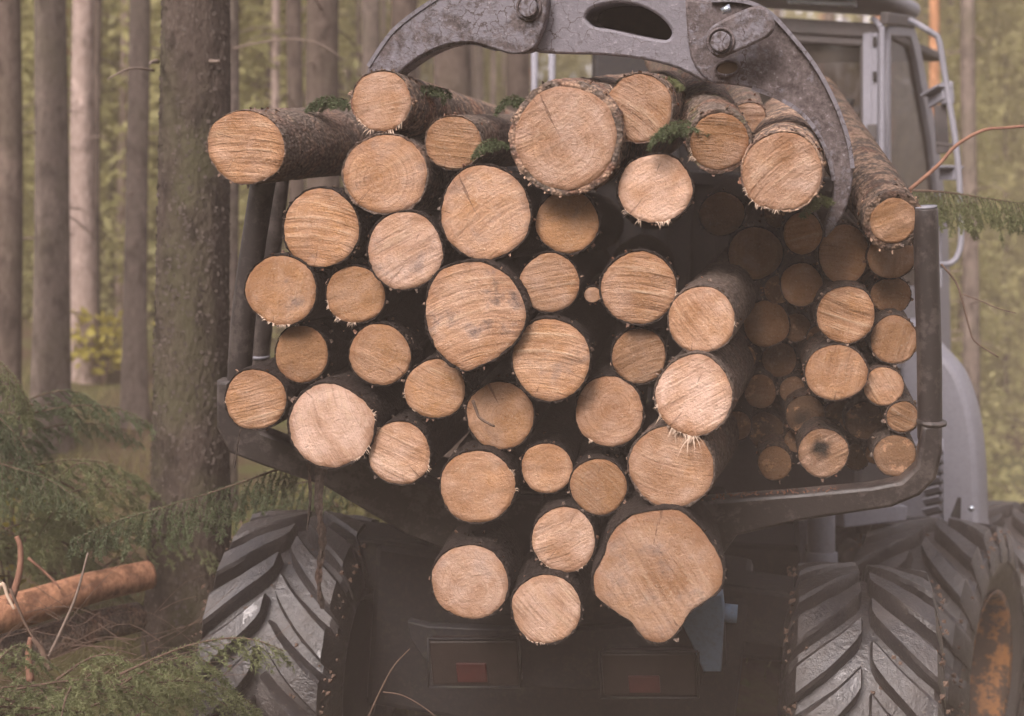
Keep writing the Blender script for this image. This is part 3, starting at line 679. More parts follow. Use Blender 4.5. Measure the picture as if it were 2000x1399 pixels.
def tyre_mesh(Rt, W, rim_r, lugs, lug_h=0.072, seed=1):
    """a tractor tyre round the local X axis: carcass, sidewalls and swept herringbone lugs"""
    r_ = random.Random(seed)
    Rc = Rt - lug_h
    prof = [(-.36, rim_r), (-.43, rim_r + .02), (-.485, rim_r + (Rc - rim_r) * .35), (-.50, rim_r + (Rc - rim_r) * .62), (-.47, Rc - .045), (-.42, Rc - .018), (-.25, Rc - .004), (0, Rc),
            (.25, Rc - .004), (.42, Rc - .018), (.47, Rc - .045), (.50, rim_r + (Rc - rim_r) * .62), (.485, rim_r + (Rc - rim_r) * .35), (.43, rim_r + .02), (.36, rim_r)]
    n = 72; v, f = [], []
    for k in range(n):
        an = 2 * math.pi * k / n
        for (u, r) in prof: v.append((u * W, r * math.cos(an), r * math.sin(an)))
    m = len(prof)
    for k in range(n):
        for j in range(m - 1):
            a, b = k * m + j, ((k + 1) % n) * m + j
            f.append((a, b, b + 1, a + 1))
    def surf(u, h):
        """radius and half-width place of the tread at u (0 centre .. 1 shoulder edge .. 1.25 down the sidewall), h above the carcass"""
        if u <= 0.86: return u * .5 * W, Rc - .016 * (u / .86) ** 3 + h
        t = (u - .86) / .34
        return (.43 + .085 * math.sin(min(1, t) * 1.4)) * W, Rc - .016 - .115 * t + h * (1 - t) * 0.9
    for side in (-1, 1):
        for k in range(lugs):
            a0 = 2 * math.pi * (k + (0.5 if side > 0 else 0)) / lugs + r_.uniform(-.008, .008)
            cols = []
            us = [.05, .07, .12, .22, .36, .50, .64, .76, .86, .97, 1.08, 1.18]
            for q, u in enumerate(us):
                sweep = 0.50 * max(0, u) ** 0.72
                wv = 0.010 * noise.noise((k * 1.7 + side * 9, u * 3.0, seed)); half = (0.086 + 0.030 * u + wv) * (0.55 if q == 0 else .85 if q == 1 else 1)
                hh = lug_h * (0.75 if q == 0 else 1) * (1 + 0.12 * noise.noise((k * 2.3, u * 5.0, seed + side))) * (1 if q < len(us) - 1 else 0.3)
                for (da, hf) in ((-half * 1.35, -.012), (-half * 1.08, .80), (-half * .80, 1.0), (half * .78, 1.0), (half * 1.04, .80), (half * 1.28, -.012)):
                    x, r = surf(abs(u), hh * hf if hf > 0 else -.012)
                    x = x if u >= 0 else -x
                    an = a0 + sweep + da * (0.62 / Rt)
                    cols.append((side * x, r * math.cos(an), r * math.sin(an)))
            b = len(v); v += cols
            for q in range(len(us) - 1):
                for j in range(5):
                    p = b + q * 6 + j
                    f.append((p, p + 1, p + 7, p + 6) if side > 0 else (p, p + 6, p + 7, p + 1))
            f.append(tuple(b + j for j in (range(6) if side < 0 else range(5, -1, -1)))); e = b + (len(us) - 1) * 6
            f.append(tuple(e + j for j in (range(6) if side > 0 else range(5, -1, -1))))
    me = mesh_of('tyre', v, f, M['rubber']); me.set_sharp_from_angle(angle=R(32))
    return me

def rim_mesh(rim_r, W):
    prof = [(.44, rim_r + .012), (.46, rim_r + .022), (.445, rim_r - .012), (.36, rim_r - .03), (.16, rim_r - .055), (.13, rim_r - .09), (.12, rim_r * .55), (.16, rim_r * .48), (.17, .06), (.17, 0.0)]
    n = 48; v, f = [], []
    for k in range(n):
        an = 2 * math.pi * k / n
        for (u, r) in prof: v.append((u * W, r * math.cos(an), r * math.sin(an)))
    m = len(prof)
    for k in range(n):
        for j in range(m - 1):
            a, b = k * m + j, ((k + 1) % n) * m + j
            f.append((a, a + 1, b + 1, b))
    for k in range(10):                                               # wheel nuts
        an = 2 * math.pi * k / 10; c = Vector((.19 * W, rim_r * .40 * math.cos(an), rim_r * .40 * math.sin(an))); b = len(v)
        for x in (-.02, .02):
            for q in range(6):
                v.append((c.x + x, c.y + .016 * math.cos(q * 1.047), c.z + .016 * math.sin(q * 1.047)))
        for q in range(6): f.append((b + q, b + (q + 1) % 6, b + 6 + (q + 1) % 6, b + 6 + q))
        f.append(tuple(b + 6 + q for q in range(6)))
    return mesh_of('rim', v, f, M['rim'])

def wheel(center, heading, Rt, W, rim_r, lugs, spin, seed, left=False, pitch=R(10), roll=R(3)):
    fwd = Vector((math.sin(heading) * math.cos(pitch), math.cos(heading) * math.cos(pitch), math.sin(pitch)))
    right = fwd.cross(Vector((0, 0, 1))).normalized(); up = right.cross(fwd).normalized()
    right, up = (right * math.cos(roll) - up * math.sin(roll)), (up * math.cos(roll) + right * math.sin(roll))
    mw = basis(right, fwd, up, center)       # x axle, y forward, z up
    w = empty('wheel', center, matrix=mw); attach(w, FW)
    ty = link('tyre', tyre_mesh(Rt, W, rim_r, lugs, seed=seed)); ty.parent = w; ty.rotation_euler = (spin, 0, 0)
    ri = link('rim', rim_mesh(rim_r, W)); ri.parent = w
    if left: ri.rotation_euler = (0, 0, math.pi)
    cl = MB(); rr_ = random.Random(seed)
    for k in range(420):                                              # crumbs of mud and bark stuck to the shoulders and between the lugs
        an = rr_.uniform(0, 6.283); edge = rr_.random() < .6
        x = rr_.choice((-1, 1)) * W * (rr_.uniform(.44, .515) if edge else rr_.uniform(0, .44)); r0 = Rt - (rr_.uniform(.03, .10) if edge else .074)
        c = Vector((x, r0 * math.cos(an), r0 * math.sin(an))); sz = rr_.uniform(.005, .016); nrm = Vector((.4 if x > 0 else -.4, math.cos(an), math.sin(an))).normalized(); t1 = nrm.orthogonal().normalized(); t2 = nrm.cross(t1)
        q = [c + (t1 * math.cos(a) + t2 * math.sin(a)) * sz * rr_.uniform(.6, 1.2) - nrm * .004 for a in (0, 1.6, 3.1, 4.7)] + [c + nrm * sz * rr_.uniform(.4, 1)]
        cl.add(q, [(0, 1, 4), (1, 2, 4), (2, 3, 4), (3, 0, 4)])
    md = link('mud', mesh_of('mud', cl.v, cl.f, M['twig'], False)); md.parent = w; md['kind'] = 'stuff'
    hub = MB(); hub.tube([(-.40 * W, 0, 0), (.05 * W, 0, 0)], [rim_r * .98, rim_r * .9], 24)
    h = link('hub', mesh_of('hub', hub.v, hub.f, M['chassis'], False)); h.parent = w
    if left: h.rotation_euler = (0, 0, math.pi)
    return w
HEAD = math.atan2(AXF.x, AXF.y)
wheel(Vector((1.415, 5.88, CZ - 1.52)), HEAD, .665, .60, .30, 19, 0.06, 1)
wheel(Vector((-.905, 6.30, CZ - 1.345)), HEAD, .665, .60, .30, 19, 0.02, 2, left=True)
F2H = R(32.5)
wheel(Vector((2.215, 7.48, CZ - 1.61)), F2H, .77, .66, .405, 19, 0.10, 3, pitch=R(2), roll=R(2))
wheel(Vector((3.16, 8.98, CZ - 1.68)), F2H, .77, .66, .405, 19, 0.22, 4, pitch=R(2), roll=R(2))
wheel(Vector((0.36, 8.62, CZ - 1.35)), F2H, .77, .66, .405, 19, 0.2, 5, left=True, pitch=R(2), roll=R(2))

# rear chassis: two long beams, cross member, axle and the tail plate with its lamps
def WL(x, y, z, o=P(1110, 1130, 5.35)):
    """wagon coordinates: x right, y forward along the load, z up, from a point at the tail"""
    return o + AXR * x + AXF * y + AXU * z
m = MB()
for s in (-.33, .33): m.bar(WL(s, .1, 0), WL(s, 3.2, 0), .14, .26, AXU)
m.bar(WL(-.50, .18, -.05), WL(.50, .18, -.05), .16, .34, AXU)
m.build('chassis_beam', M['chassis'], FW, bevel=.01)
m = MB(); m.bar(WL(-1.15, .62, -.22), WL(1.1, .62, -.30), .22, .24, AXU); m.build('axle', M['chassis'], FW, bevel=.02)
m = MB(); m.bar(WL(-.92, .75, -.50), WL(.66, .75, -.58), .5, .75, AXU); m.build('belly_guard', M['chassis'], FW, bevel=.03)
m = MB(); m.bar(WL(-.85, .45, .18), WL(.55, .45, .15), .3, .16, AXU); m.build('cross_member', M['chassis'], FW, bevel=.02)
# the blue-grey tail plate hangs below the load
pts = [(795, 1215), (835, 1225), (1000, 1232), (1150, 1232), (1350, 1215), (1402, 1190), (1402, 1150), (1412, 1150), (1418, 1300), (1380, 1310), (1362, 1362), (830, 1330), (835, 1300), (800, 1250)]
TPO = P(1100, 1270, 5.42)
TPX, TPY = AXR.copy(), AXU.copy()
TPN = TPX.cross(TPY)
def loc2(pts, o, ax, ay):
    n = ax.cross(ay); out = []
    for (x, y) in pts:
        w = on_plane(x, y, o, n) - o; out.append((w.dot(ax), w.dot(ay)))
    return out
plate('tail_plate', loc2(pts, TPO, TPX, TPY), [], TPO + AXF * 0.03, TPX, TPY, .05, .006, M['chassis'], FW, spline=False)
plate('tail_bracket', loc2([(1372, 1150), (1412, 1150), (1416, 1180), (1410, 1300), (1376, 1300), (1350, 1240), (1330, 1200)], TPO, TPX, TPY), [], TPO - AXF * .03, TPX, TPY, .06, .006, M['blue'], FW, spline=False)
m = MB(); c = on_plane(1424, 1198, TPO, TPN); m.tube([c - AXR * .03, c + AXR * .03], .035, 16); m.build('bracket_pin', M['blue'], FW, True)
for (x0, x1, y0, y1, r0, r1) in ((848, 1018, 1240, 1326, 900, 958), (1180, 1362, 1264, 1346, 1232, 1292)):
    a, b, cc, dd = [on_plane(x, y, TPO, TPN) for (x, y) in ((x0, y0), (x1, y0), (x1, y1), (x0, y1))]
    m = MB(); m.bar((a + dd) / 2 - AXF * .03, (b + cc) / 2 - AXF * .03, .06, (a - dd).length, AXU); lamp = m.build('tail_lamp', M['lamp_body'], FW, bevel=.008)
    a, b, cc, dd = [on_plane(x, y, TPO, TPN) for (x, y) in ((r0, y0 + 42), (r1, y0 + 42), (r1, y1 - 8), (r0, y1 - 8))]
    m = MB(); m.bar((a + dd) / 2 - AXF * .065, (b + cc) / 2 - AXF * .065, .012, (a - dd).length, AXU); m.build('red_lens', M['lamp_red'], lamp, bevel=.003)
    m = MB()
    for (q, w) in ((0, 1), (1, 2), (2, 3), (3, 0)):
        cs = [on_plane(x, y, TPO, TPN) - AXF * .06 for (x, y) in ((x0 - 4, y0 - 4), (x1 + 4, y0 - 4), (x1 + 4, y1 + 4), (x0 - 4, y1 + 4))]
        m.tube([cs[q], cs[w]], .005, 6)
    m.build('lamp_guard', M['chassis'], lamp, True)

# rear bunk: beam with upturned arms, stakes in its sockets
BKO = P(1600, 960, 5.18); BKN = AXR.cross(AXU)
def bk(px, py): return on_plane(px, py, BKO, BKN)
bx_o = bk(1200, 960)
outline = [(430, 740), (490, 745), (494, 800), (520, 838), (580, 862), (700, 885), (900, 960), (1200, 985), (1400, 970), (1560, 958), (1700, 945), (1758, 934), (1788, 905), (1797, 850), (1800, 826), (1838, 824), (1838, 880),
           (1826, 930), (1795, 962), (1740, 985), (1560, 1012), (1440, 1040), (1390, 1110), (1000, 1120), (800, 1040), (640, 945), (520, 905), (455, 880), (430, 830)]
plate('bunk_beam', loc2(outline, bx_o, AXR, AXU), [], bx_o, AXR, AXU, .09, .014, M['stake'], FW, spline=False)
def stake(pts, r, depth):
    m = MB(); w = [bk(*p) + AXF * depth for p in pts]
    path = smooth_path(w, 4); m.tube(path, r, 18); s = m.build('stake', M['stake'], FW, True, bevel=.004); return s
stake([(1817, 860), (1816, 700), (1812, 560), (1808, 408)], .043, .02)
stake([(462, 775), (470, 640), (488, 500), (512, 345)], .047, .02)
stake([(366, 890), (370, 790), (388, 600), (412, 362)], .046, .75)
m = MB(); c = bk(1808, 408) + AXF * .02; u = (bk(1808, 408) - bk(1812, 560)).normalized(); m.tube([c, c + u * .008], .040, 18); m.build('stake_cap', M['cab'], FW, True)
m = MB(); c = bk(1819, 828); m.tube([c, c + AXU * .012], .052, 18); m.build('socket_collar', M['stake'], FW, True)
for k, (a, b) in enumerate((((462, 765), .051), ((371, 775), .051))):
    m = MB(); c = bk(*a) + AXF * (.02 if k == 0 else .75); m.tube([c, c + AXU * .012], b, 16); m.build('stake_collar', M['cab'], FW, True)
# second bunk and the head gate at the front of the wagon
m = MB(); m.bar(WL(-1.25, 1.9, .42), WL(1.15, 1.9, .36), .14, .14, AXU); m.build('bunk_beam', M['stake'], FW, bevel=.012)
gy = 3.05
for k in range(19):
    m = MB(); x = -1.25 + 2.5 * k / 18
    m.bar(WL(x, gy, .05), WL(x, gy, 1.22), .118, .03, AXF); m.build('gate_bar', M['chassis'], FW)
m = MB(); m.bar(WL(-1.28, gy + .06, .64), WL(1.28, gy + .06, .64), .02, 1.16, AXU); m.build('gap_dark_panel', M['chassis'], FW)  # closed sheet added behind the bars to keep the load's gaps dark
m = MB(); m.bar(WL(-1.3, gy, 1.25), WL(1.3, gy, 1.25), .08, .08, AXU); m.build('gate_rail', M['chassis'], FW, bevel=.008)
for px in (1044, 1078):
    m = MB(); m.tube([P(px, 330, 8.6), P(px, 60, 8.6)], .022, 12); m.build('gate_post', M['cab'], FW, True)
m = MB(); m.bar(P(1240, 330, 8.5), P(1240, -150, 8.5), .50, .3, (0, 1, 0)); m.build('crane_post', M['chassis'], FW, bevel=.02)

# ------------------------------------------------------------------ cab on the front wagon, turned to the right
pit2 = R(3)
F2 = Vector((math.sin(F2H) * math.cos(pit2), math.cos(F2H) * math.cos(pit2), math.sin(pit2)))
R2 = F2.cross(Vector((0, 0, 1))).normalized(); U2 = R2.cross(F2).normalized()
rl = R(5.5); R2, U2 = R2 * math.cos(rl) - U2 * math.sin(rl), U2 * math.cos(rl) + R2 * math.sin(rl)
CO = P(1722, 200, 8.25)                       # on the rear right corner of the cab
def cr(px, py, out=0.0): return on_plane(px, py, CO, F2) - F2 * out      # rear face
def cs(px, py, out=0.0): return on_plane(px, py, CO, R2) + R2 * out      # right-hand face
CAB = empty('cab', CO - U2 * 2.0); attach(CAB, FW)
m = MB()
m.bar(cr(1310, 36), cr(1724, 62), .05, .085, U2)
m.bar(cr(1310, 60, -.02), cr(1724, 84, -.02), .05, .05, U2)
m.bar(cr(1300, 70, -.02), cr(1300, 700, -.02), .10, .06, F2)
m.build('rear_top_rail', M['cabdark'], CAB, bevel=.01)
m = MB(); m.bar(cr(1697, 66, .0), cr(1697, 720, .0), .055, .07, F2); m.bar(cr(1712, 66, .01), cr(1712, 720, .01), .04, .06, F2)
m.build('corner_pillar', M['cab'], CAB, bevel=.008)
m = MB(); m.tube(smooth_path([cr(1708, 38, .02), cr(1716, 44, .05), cr(1728, 58, .07), cr(1730, 80, .07), cr(1730, 300, .07), cr(1728, 720, .07)], 5), .017, 12); m.build('corner_tube', M['cab'], CAB, True)
for (y0, y1) in ((75, 92), (142, 160)):
    m = MB(); m.bar(cr(1714, y0, .05), cr(1714, y1, .05), .02, .02, F2); m.build('door_hinge', M['chassis'], CAB, bevel=.003)
m = MB(); m.bar(cr(1709, 245, .055), cr(1709, 274, .055), .055, .02, F2); m.build('latch_plate', M['cabdark'], CAB, bevel=.003)
# rear wall round the window
win = [(1556, 75), (1566, 58), (1584, 52), (1660, 56), (1678, 64), (1684, 84), (1684, 345), (1674, 362), (1650, 368), (1580, 366), (1562, 358), (1554, 340)]
wall = [(1314, 44), (1690, 66), (1690, 740), (1314, 740)]
hole1 = [(x - 190 if x < 1600 else x - 160, y + 3) for (x, y) in win]
low = [(1560, 395), (1684, 395), (1684, 520), (1560, 520)]
wl = lambda q: loc2(q, CO, R2, U2)
RXo = CO + F2 * .05
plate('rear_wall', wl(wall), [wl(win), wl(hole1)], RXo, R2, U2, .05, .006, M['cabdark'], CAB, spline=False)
plate('rear_window', wl(win), [], RXo, R2, U2, .008, .002, M['glass'], CAB)
plate('rear_window', wl(hole1), [], RXo, R2, U2, .008, .002, M['glass'], CAB)
def frame_ring(name, pts, o, ax, ay, rad, mat, parent):
    q = loc2(pts, CO, ax, ay); w = [o + ax * x + ay * y for (x, y) in q]
    m = MB(); pp = smooth_path(w + [w[0], w[1]], 3); m.tube(pp, rad, 8, caps=False); return m.build(name, mat, parent, True)
frame_ring('window_seal', win, RXo - F2 * .03, R2, U2, .022, M['cabdark'], CAB)
m = MB(); m.tube([cr(1606, 208, .06), cr(1606, 246, .06)], .018, 12); m.build('wiper_motor_rod', M['chrome'], CAB, True)
m = MB(); m.bar(cr(1588, 200, .04), cr(1588, 248, .04), .12, .05, F2); m.build('wiper_motor', M['chassis'], CAB, bevel=.01)
m = MB(); m.tube([cr(1640, 201, .06), cr(1672, 204, .06)], [.018, .03], 12); m.build('work_lamp', M['chassis'], CAB, True)
# side: door frame with slanting front pillar, door glass
door_o = [(1733, 52), (1782, 46), (1795, 90), (1830, 270), (1850, 440), (1856, 720), (1733, 720)]
door_i = [(1738, 70), (1776, 73), (1787, 115), (1816, 275), (1836, 440), (1838, 560), (1738, 560)]
sl = lambda q: loc2(q, CO, F2, U2)
def loc_side(pts):
    n = R2; out = []
    for (x, y) in pts:
        w = on_plane(x, y, CO, n) - CO; out.append((w.dot(F2), w.dot(U2)))
    return out
plate('door', loc_side(door_o), [loc_side(door_i)], CO - R2 * .02, F2, U2, .06, .008, M['cab'], CAB, spline=False)
plate('door_window', loc_side(door_i), [], CO - R2 * .025, F2, U2, .008, .002, M['glass'], CAB, spline=False)
m = MB(); m.bar(cs(1726, 36), cs(1782, 44), .05, .07, U2); m.build('side_top_rail', M['cabdark'], CAB, bevel=.012)
# roof: thick slab with rounded lip that overhangs the rear
rc = [cr(1300, -14, .22), cr(1800, 8, .22)]
rdep = 0.9
m = MB()
a = cr(1270, -22, .25); b = cr(1735, 6, .25)
m.add([a, b, b + F2 * rdep, a + F2 * rdep, a + U2 * .10, b + U2 * .10, b + F2 * rdep + U2 * .10, a + F2 * rdep + U2 * .10],
      [(3, 2, 1, 0), (4, 5, 6, 7), (0, 1, 5, 4), (1, 2, 6, 5), (2, 3, 7, 6), (3, 0, 4, 7)])
m.build('roof', M['cab'], CAB, bevel=.045, seg=4)
m = MB(); m.bar(cr(1545, 6, .06), cr(1672, 12, .06), .03, .03, U2); m.bar(cr(1668, 8, .06), cr(1680, 9, .06), .05, .05, U2); m.build('roof_lamp_bar', M['chrome'], CAB, bevel=.006)
# far side, front, floor and inside of the cab
cabw, cabd = 1.42, 1.15
base = CO + F2 * .05
def CB(x, y, z): return CO + R2 * x + F2 * y + U2 * z
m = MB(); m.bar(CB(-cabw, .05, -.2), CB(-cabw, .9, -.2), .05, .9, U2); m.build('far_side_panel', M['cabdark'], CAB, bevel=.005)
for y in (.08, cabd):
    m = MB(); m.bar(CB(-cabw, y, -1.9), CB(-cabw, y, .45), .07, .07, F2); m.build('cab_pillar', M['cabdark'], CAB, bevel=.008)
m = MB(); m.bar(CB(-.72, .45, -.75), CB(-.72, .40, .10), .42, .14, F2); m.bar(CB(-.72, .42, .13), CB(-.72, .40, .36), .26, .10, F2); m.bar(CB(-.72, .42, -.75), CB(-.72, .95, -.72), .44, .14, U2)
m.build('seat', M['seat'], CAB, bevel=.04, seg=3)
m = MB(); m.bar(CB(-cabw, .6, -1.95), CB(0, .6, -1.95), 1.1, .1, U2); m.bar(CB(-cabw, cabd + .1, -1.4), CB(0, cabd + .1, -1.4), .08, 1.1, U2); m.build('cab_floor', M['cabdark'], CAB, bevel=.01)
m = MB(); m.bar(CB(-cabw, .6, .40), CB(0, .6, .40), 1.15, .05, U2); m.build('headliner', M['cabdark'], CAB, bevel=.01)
# hand rail with its two steps and mirror
hd = 7.9
m = MB(); m.tube(smooth_path([P(1778, 40, hd + .25), P(1800, 52, hd), P(1822, 66, hd - .02), P(1834, 80, hd - .02), P(1846, 150, hd), P(1868, 290, hd), P(1876, 400, hd), P(1877, 470, hd), P(1870, 500, hd), P(1856, 515, hd), P(1836, 517, hd + .05)], 5), .017, 12)
m.build('hand_rail', M['cab'], CAB, True)
for (x0, y0, x1, y1) in ((1812, 188, 1846, 168), (1834, 328, 1868, 326)):
    m = MB(); m.bar(P(x0, y0, hd + .15), P(x1, y1, hd), .10, .014, U2); m.bar(P(x0 + 3, y0 + 12, hd + .16), P(x1 - 2, y1 + 14, hd + .01), .02, .07, U2); m.build('step', M['cab'], CAB, bevel=.004)
m = MB(); m.bar(P(1848, 160, hd + .3), P(1851, 205, hd + .3), .07, .05, (0, 1, 0)); m.build('mirror', M['cab'], CAB, bevel=.012)
m = MB(); m.bar(P(1836, 205, hd + .35), P(1842, 300, hd + .35), .075, .02, (0, 1, 0)); m.bar(P(1834, 282, hd + .2), P(1866, 284, hd + .1), .05, .02, U2); m.build('mirror_arm', M['cabdark'], CAB, bevel=.006)

# bodywork under the cab: rounded tank cover, louvred box, frame pieces, front wagon beam
HO = P(1860, 900, 7.95)
plate('engine_cover', [(x * 1, y) for (x, y) in loc2([(1790, 640), (1836, 690), (1868, 730), (1893, 800), (1906, 890), (1911, 1020), (1906, 1090), (1760, 1090), (1760, 660)], HO, R2, U2)], [], HO + F2 * .12, R2, U2, .24, .03, M['cab'], FW)
m = MB(); m.bar(P(1866, 1012, 7.72), P(1874, 972, 7.72), .05, .03, (0, 1, 0), .015, .02); m.build('cover_latch', M['chassis'], FW, bevel=.004)
m = MB(); c = P(1898, 993, 7.74); m.tube([c, c - F2 * .02], .016, 10); m.build('cover_bolt', M['chrome'], FW, True)
HB = HO - F2 * .10
lv = [(1640, 880), (1838, 860), (1838, 1060), (1640, 1060)]
plate('louvre_box', loc2(lv, HO - F2 * .05, R2, U2), [], HO + F2 * .02, R2, U2, .12, .008, M['cab'], FW, spline=False)
for k in range(8):
    y = 880 + k * 19
    a = on_plane(1806, y + 4, HB, F2); b = on_plane(1838, y - 3, HB, F2)
    m = MB(); m.bar(a - F2 * .02, b - F2 * .02, .05, .012, (U2 + F2 * .8)); m.build('louvre', M['cab'], FW, bevel=.002)
    m = MB(); m.bar(a + F2 * .035 - U2 * .022, b + F2 * .035 - U2 * .022, .02, .026, U2); m.build('louvre_slot', M['chassis'], FW)
fd = 7.1
m = MB(); m.tube([P(1604, 985, fd), P(1604, 1078, fd)], .068, 20); m.tube([P(1604, 1078, fd), P(1604, 1120, fd)], .080, 20); m.build('king_post', M['cab'], FW, True, bevel=.004)
m = MB(); m.bar(P(1560, 1012, fd + .1), P(1566, 1100, fd + .1), .03, .12, (0, 1, 0)); m.bar(P(1572, 1012, fd + .16), P(1572, 1110, fd + .16), .06, .02, (0, 1, 0)); m.build('post_bracket', M['cab'], FW, bevel=.005)
m = MB(); m.bar(P(1632, 1012, fd + .2), P(1738, 1000, fd + .3), .16, .085, (0, 0, 1)); m.bar(P(1750, 985, fd + .4), P(1740, 1070, fd + .4), .10, .10, (0, 1, 0)); m.build('frame_bracket', M['cab'], FW, bevel=.008)
m = MB(); m.bar(P(1690, 1075, fd + .5), P(1660, 1110, fd + .5), .20, .18, (0, 1, 0)); m.tube([P(1684, 1020, fd + .4), P(1684, 1044, fd + .4)], [.05, .035], 12); m.build('joint_block', M['cabdark'], FW, bevel=.02)
m = MB(); m.bar(Vector((1.2, 7.3, CZ - 1.25)), Vector((2.3, 9.6, CZ - 1.2)), .7, .6, (0, 0, 1)); m.build('front_frame', M['chassis'], FW, bevel=.03)
m = MB(); m.bar(Vector((1.5, 7.9, CZ - .62)), Vector((2.6, 9.5, CZ - .6)), .9, .6, (0, 0, 1)); m.build('cab_platform', M['cabdark'], FW, bevel=.03)

# ------------------------------------------------------------------ grapple
GO = P(1200, 150, 5.14); GN = AXF
GX, GY = AXR.copy(), AXU.copy()
GR = empty('log_grapple', GO, 'worn grey steel log grapple with two curved claws gripping the top logs', 'grapple')
gl = lambda q: loc2(q, GO, GX, GY)
def gpt(px, py, out=0): return on_plane(px, py, GO, GN) - GN * out
def claw(outline, origin, paint, ridge_out, ridge_in, thick):
    o = plate('claw', gl(outline), [], origin, GX, GY, thick, .008, M['grapple'], GR); o['paint'] = paint
    for (rd, w) in ((ridge_out, .17), (ridge_in, .13)):
        m = MB(); path = smooth_path([gpt(*p) + (origin - GO) for p in rd], 5)
        for i in range(len(path) - 1):
            d = path[i + 1] - path[i]
            m.bar(path[i] - d * .12, path[i + 1] + d * .12, w, .014, d.cross(GN))
        e = m.build('edge_flange', M['grapple'], o); e['paint'] = paint + (.75 if w > .15 else .3)
    return o
claw([(728, 150), (742, 110), (775, 70), (815, 34), (860, 3), (905, -22), (1000, -55), (1060, -45), (1078, 0), (1072, 45), (1062, 75), (1045, 100), (1010, 106), (975, 96), (930, 84), (880, 90), (832, 112), (800, 136), (775, 155)],
     GO - GN * .02, .45, [(735, 128), (775, 69), (815, 33), (860, 2), (905, -23), (990, -53)], [(795, 138), (832, 112), (880, 90), (930, 84), (975, 96)], .16)
body = plate('body', gl([(1055, -70), (1068, 0), (1070, 40), (1060, 72), (1046, 100), (1100, 106), (1180, 108), (1260, 117), (1330, 136), (1378, 160), (1392, 135), (1396, 105), (1380, 85), (1384, 62), (1402, 42), (1418, 28), (1405, 6), (1385, -10), (1330, -40), (1240, -80)]),
     [gl([(1145, 36), (1152, 22), (1175, 11), (1215, 6), (1255, 14), (1290, 33), (1310, 55), (1313, 68), (1305, 78), (1285, 77), (1240, 68), (1190, 57), (1160, 52)])], GO + GN * .14, GX, GY, .35, .010, M['grapple'], GR)
body['paint'] = .4; body['worn_low'] = 1.6
bb = plate('hole_dark_plate', gl([(1120, 0), (1240, -30), (1340, 20), (1340, 95), (1200, 85), (1120, 70)]), [], GO + GN * .345, GX, GY, .06, .01, M['chassis'], GR, spline=False)  # dark-coloured plate behind the hole, painting in the shade of its depth
claw([(1340, 0), (1390, 3), (1450, 4), (1500, 24), (1545, 70), (1592, 130), (1630, 200), (1655, 270), (1665, 332), (1658, 385), (1640, 428), (1612, 462), (1610, 440), (1624, 400), (1628, 350), (1616, 300), (1592, 252), (1560, 216), (1518, 190), (1470, 172), (1420, 164), (1385, 158), (1350, 110)],
     GO + GN * .02, .2, [(1392, 2), (1450, 3), (1500, 23), (1545, 69), (1592, 129), (1630, 199), (1655, 269), (1664, 325)], [(1628, 350), (1616, 300), (1592, 252), (1560, 216), (1518, 190), (1470, 172)], .13)
lk = plate('link_plate', gl([(1384, 92), (1384, 70), (1398, 52), (1438, 30), (1478, 15), (1502, 22), (1515, 48), (1508, 68), (1485, 82), (1440, 102), (1408, 113)]), [], GO - GN * .16, GX, GY, .05, .010, M['grapple'], GR); lk['paint'] = .4
for (x, y, r, out, mat) in ((1043, 17, .033, .13, 'grapple'), (1413, 82, .034, .215, 'grapple')):
    m = MB(); c = gpt(x, y); m.tube([c - GN * (out - .06), c - GN * out], r, 24); pn = m.build('pin', M[mat], GR, False, bevel=.004); pn['paint'] = .3
    m = MB(); pts_ = [c - GN * (out - .025) + (GX * math.cos(q) + GY * math.sin(q)) * (r * 1.28) for q in np.linspace(0, 6.2832, 30)]; m.tube(pts_, .005, 8, caps=False); pn = m.build('pin_ring', M['grapple'], GR, True); pn['paint'] = .0
m = MB(); c = gpt(1412, 24, .10); m.tube([c, c + GX * .03 + GY * .012], [.012, .016], 10); m.build('grease_nipple', M['chrome'], GR, True)
m = MB(); c = gpt(1422, 133, .06); pp = [c + GX * .042 * math.cos(q) + GY * .026 * math.sin(q) + GX * .3 * .02 * math.sin(q) for q in np.linspace(0, 6.2832, 26)]
m.tube(pp, .006, 8, caps=False); m.build('eye_ring', M['grapple'], GR, True)
plate('eye_plate', [(.040 * math.cos(q), .024 * math.sin(q)) for q in np.linspace(0, 6.1, 20)], [], gpt(1422, 133, .055), GX, GY, .006, .001, M['eye'], GR, spline=False)
# rotator and boom tip above the view
m = MB(); m.tube([gpt(1220, -60, -.05), gpt(1220, -140, -.05), gpt(1220, -200, -.05)], [.16, .16, .11], 24); m.build('rotator', M['grapple'], GR, True, bevel=.01)['paint'] = .6
m = MB(); m.bar(gpt(1220, -190, -.05), gpt(1240, -560, -2.6), .20, .22, AXU); m.build('boom', M['cab'], GR, bevel=.02)

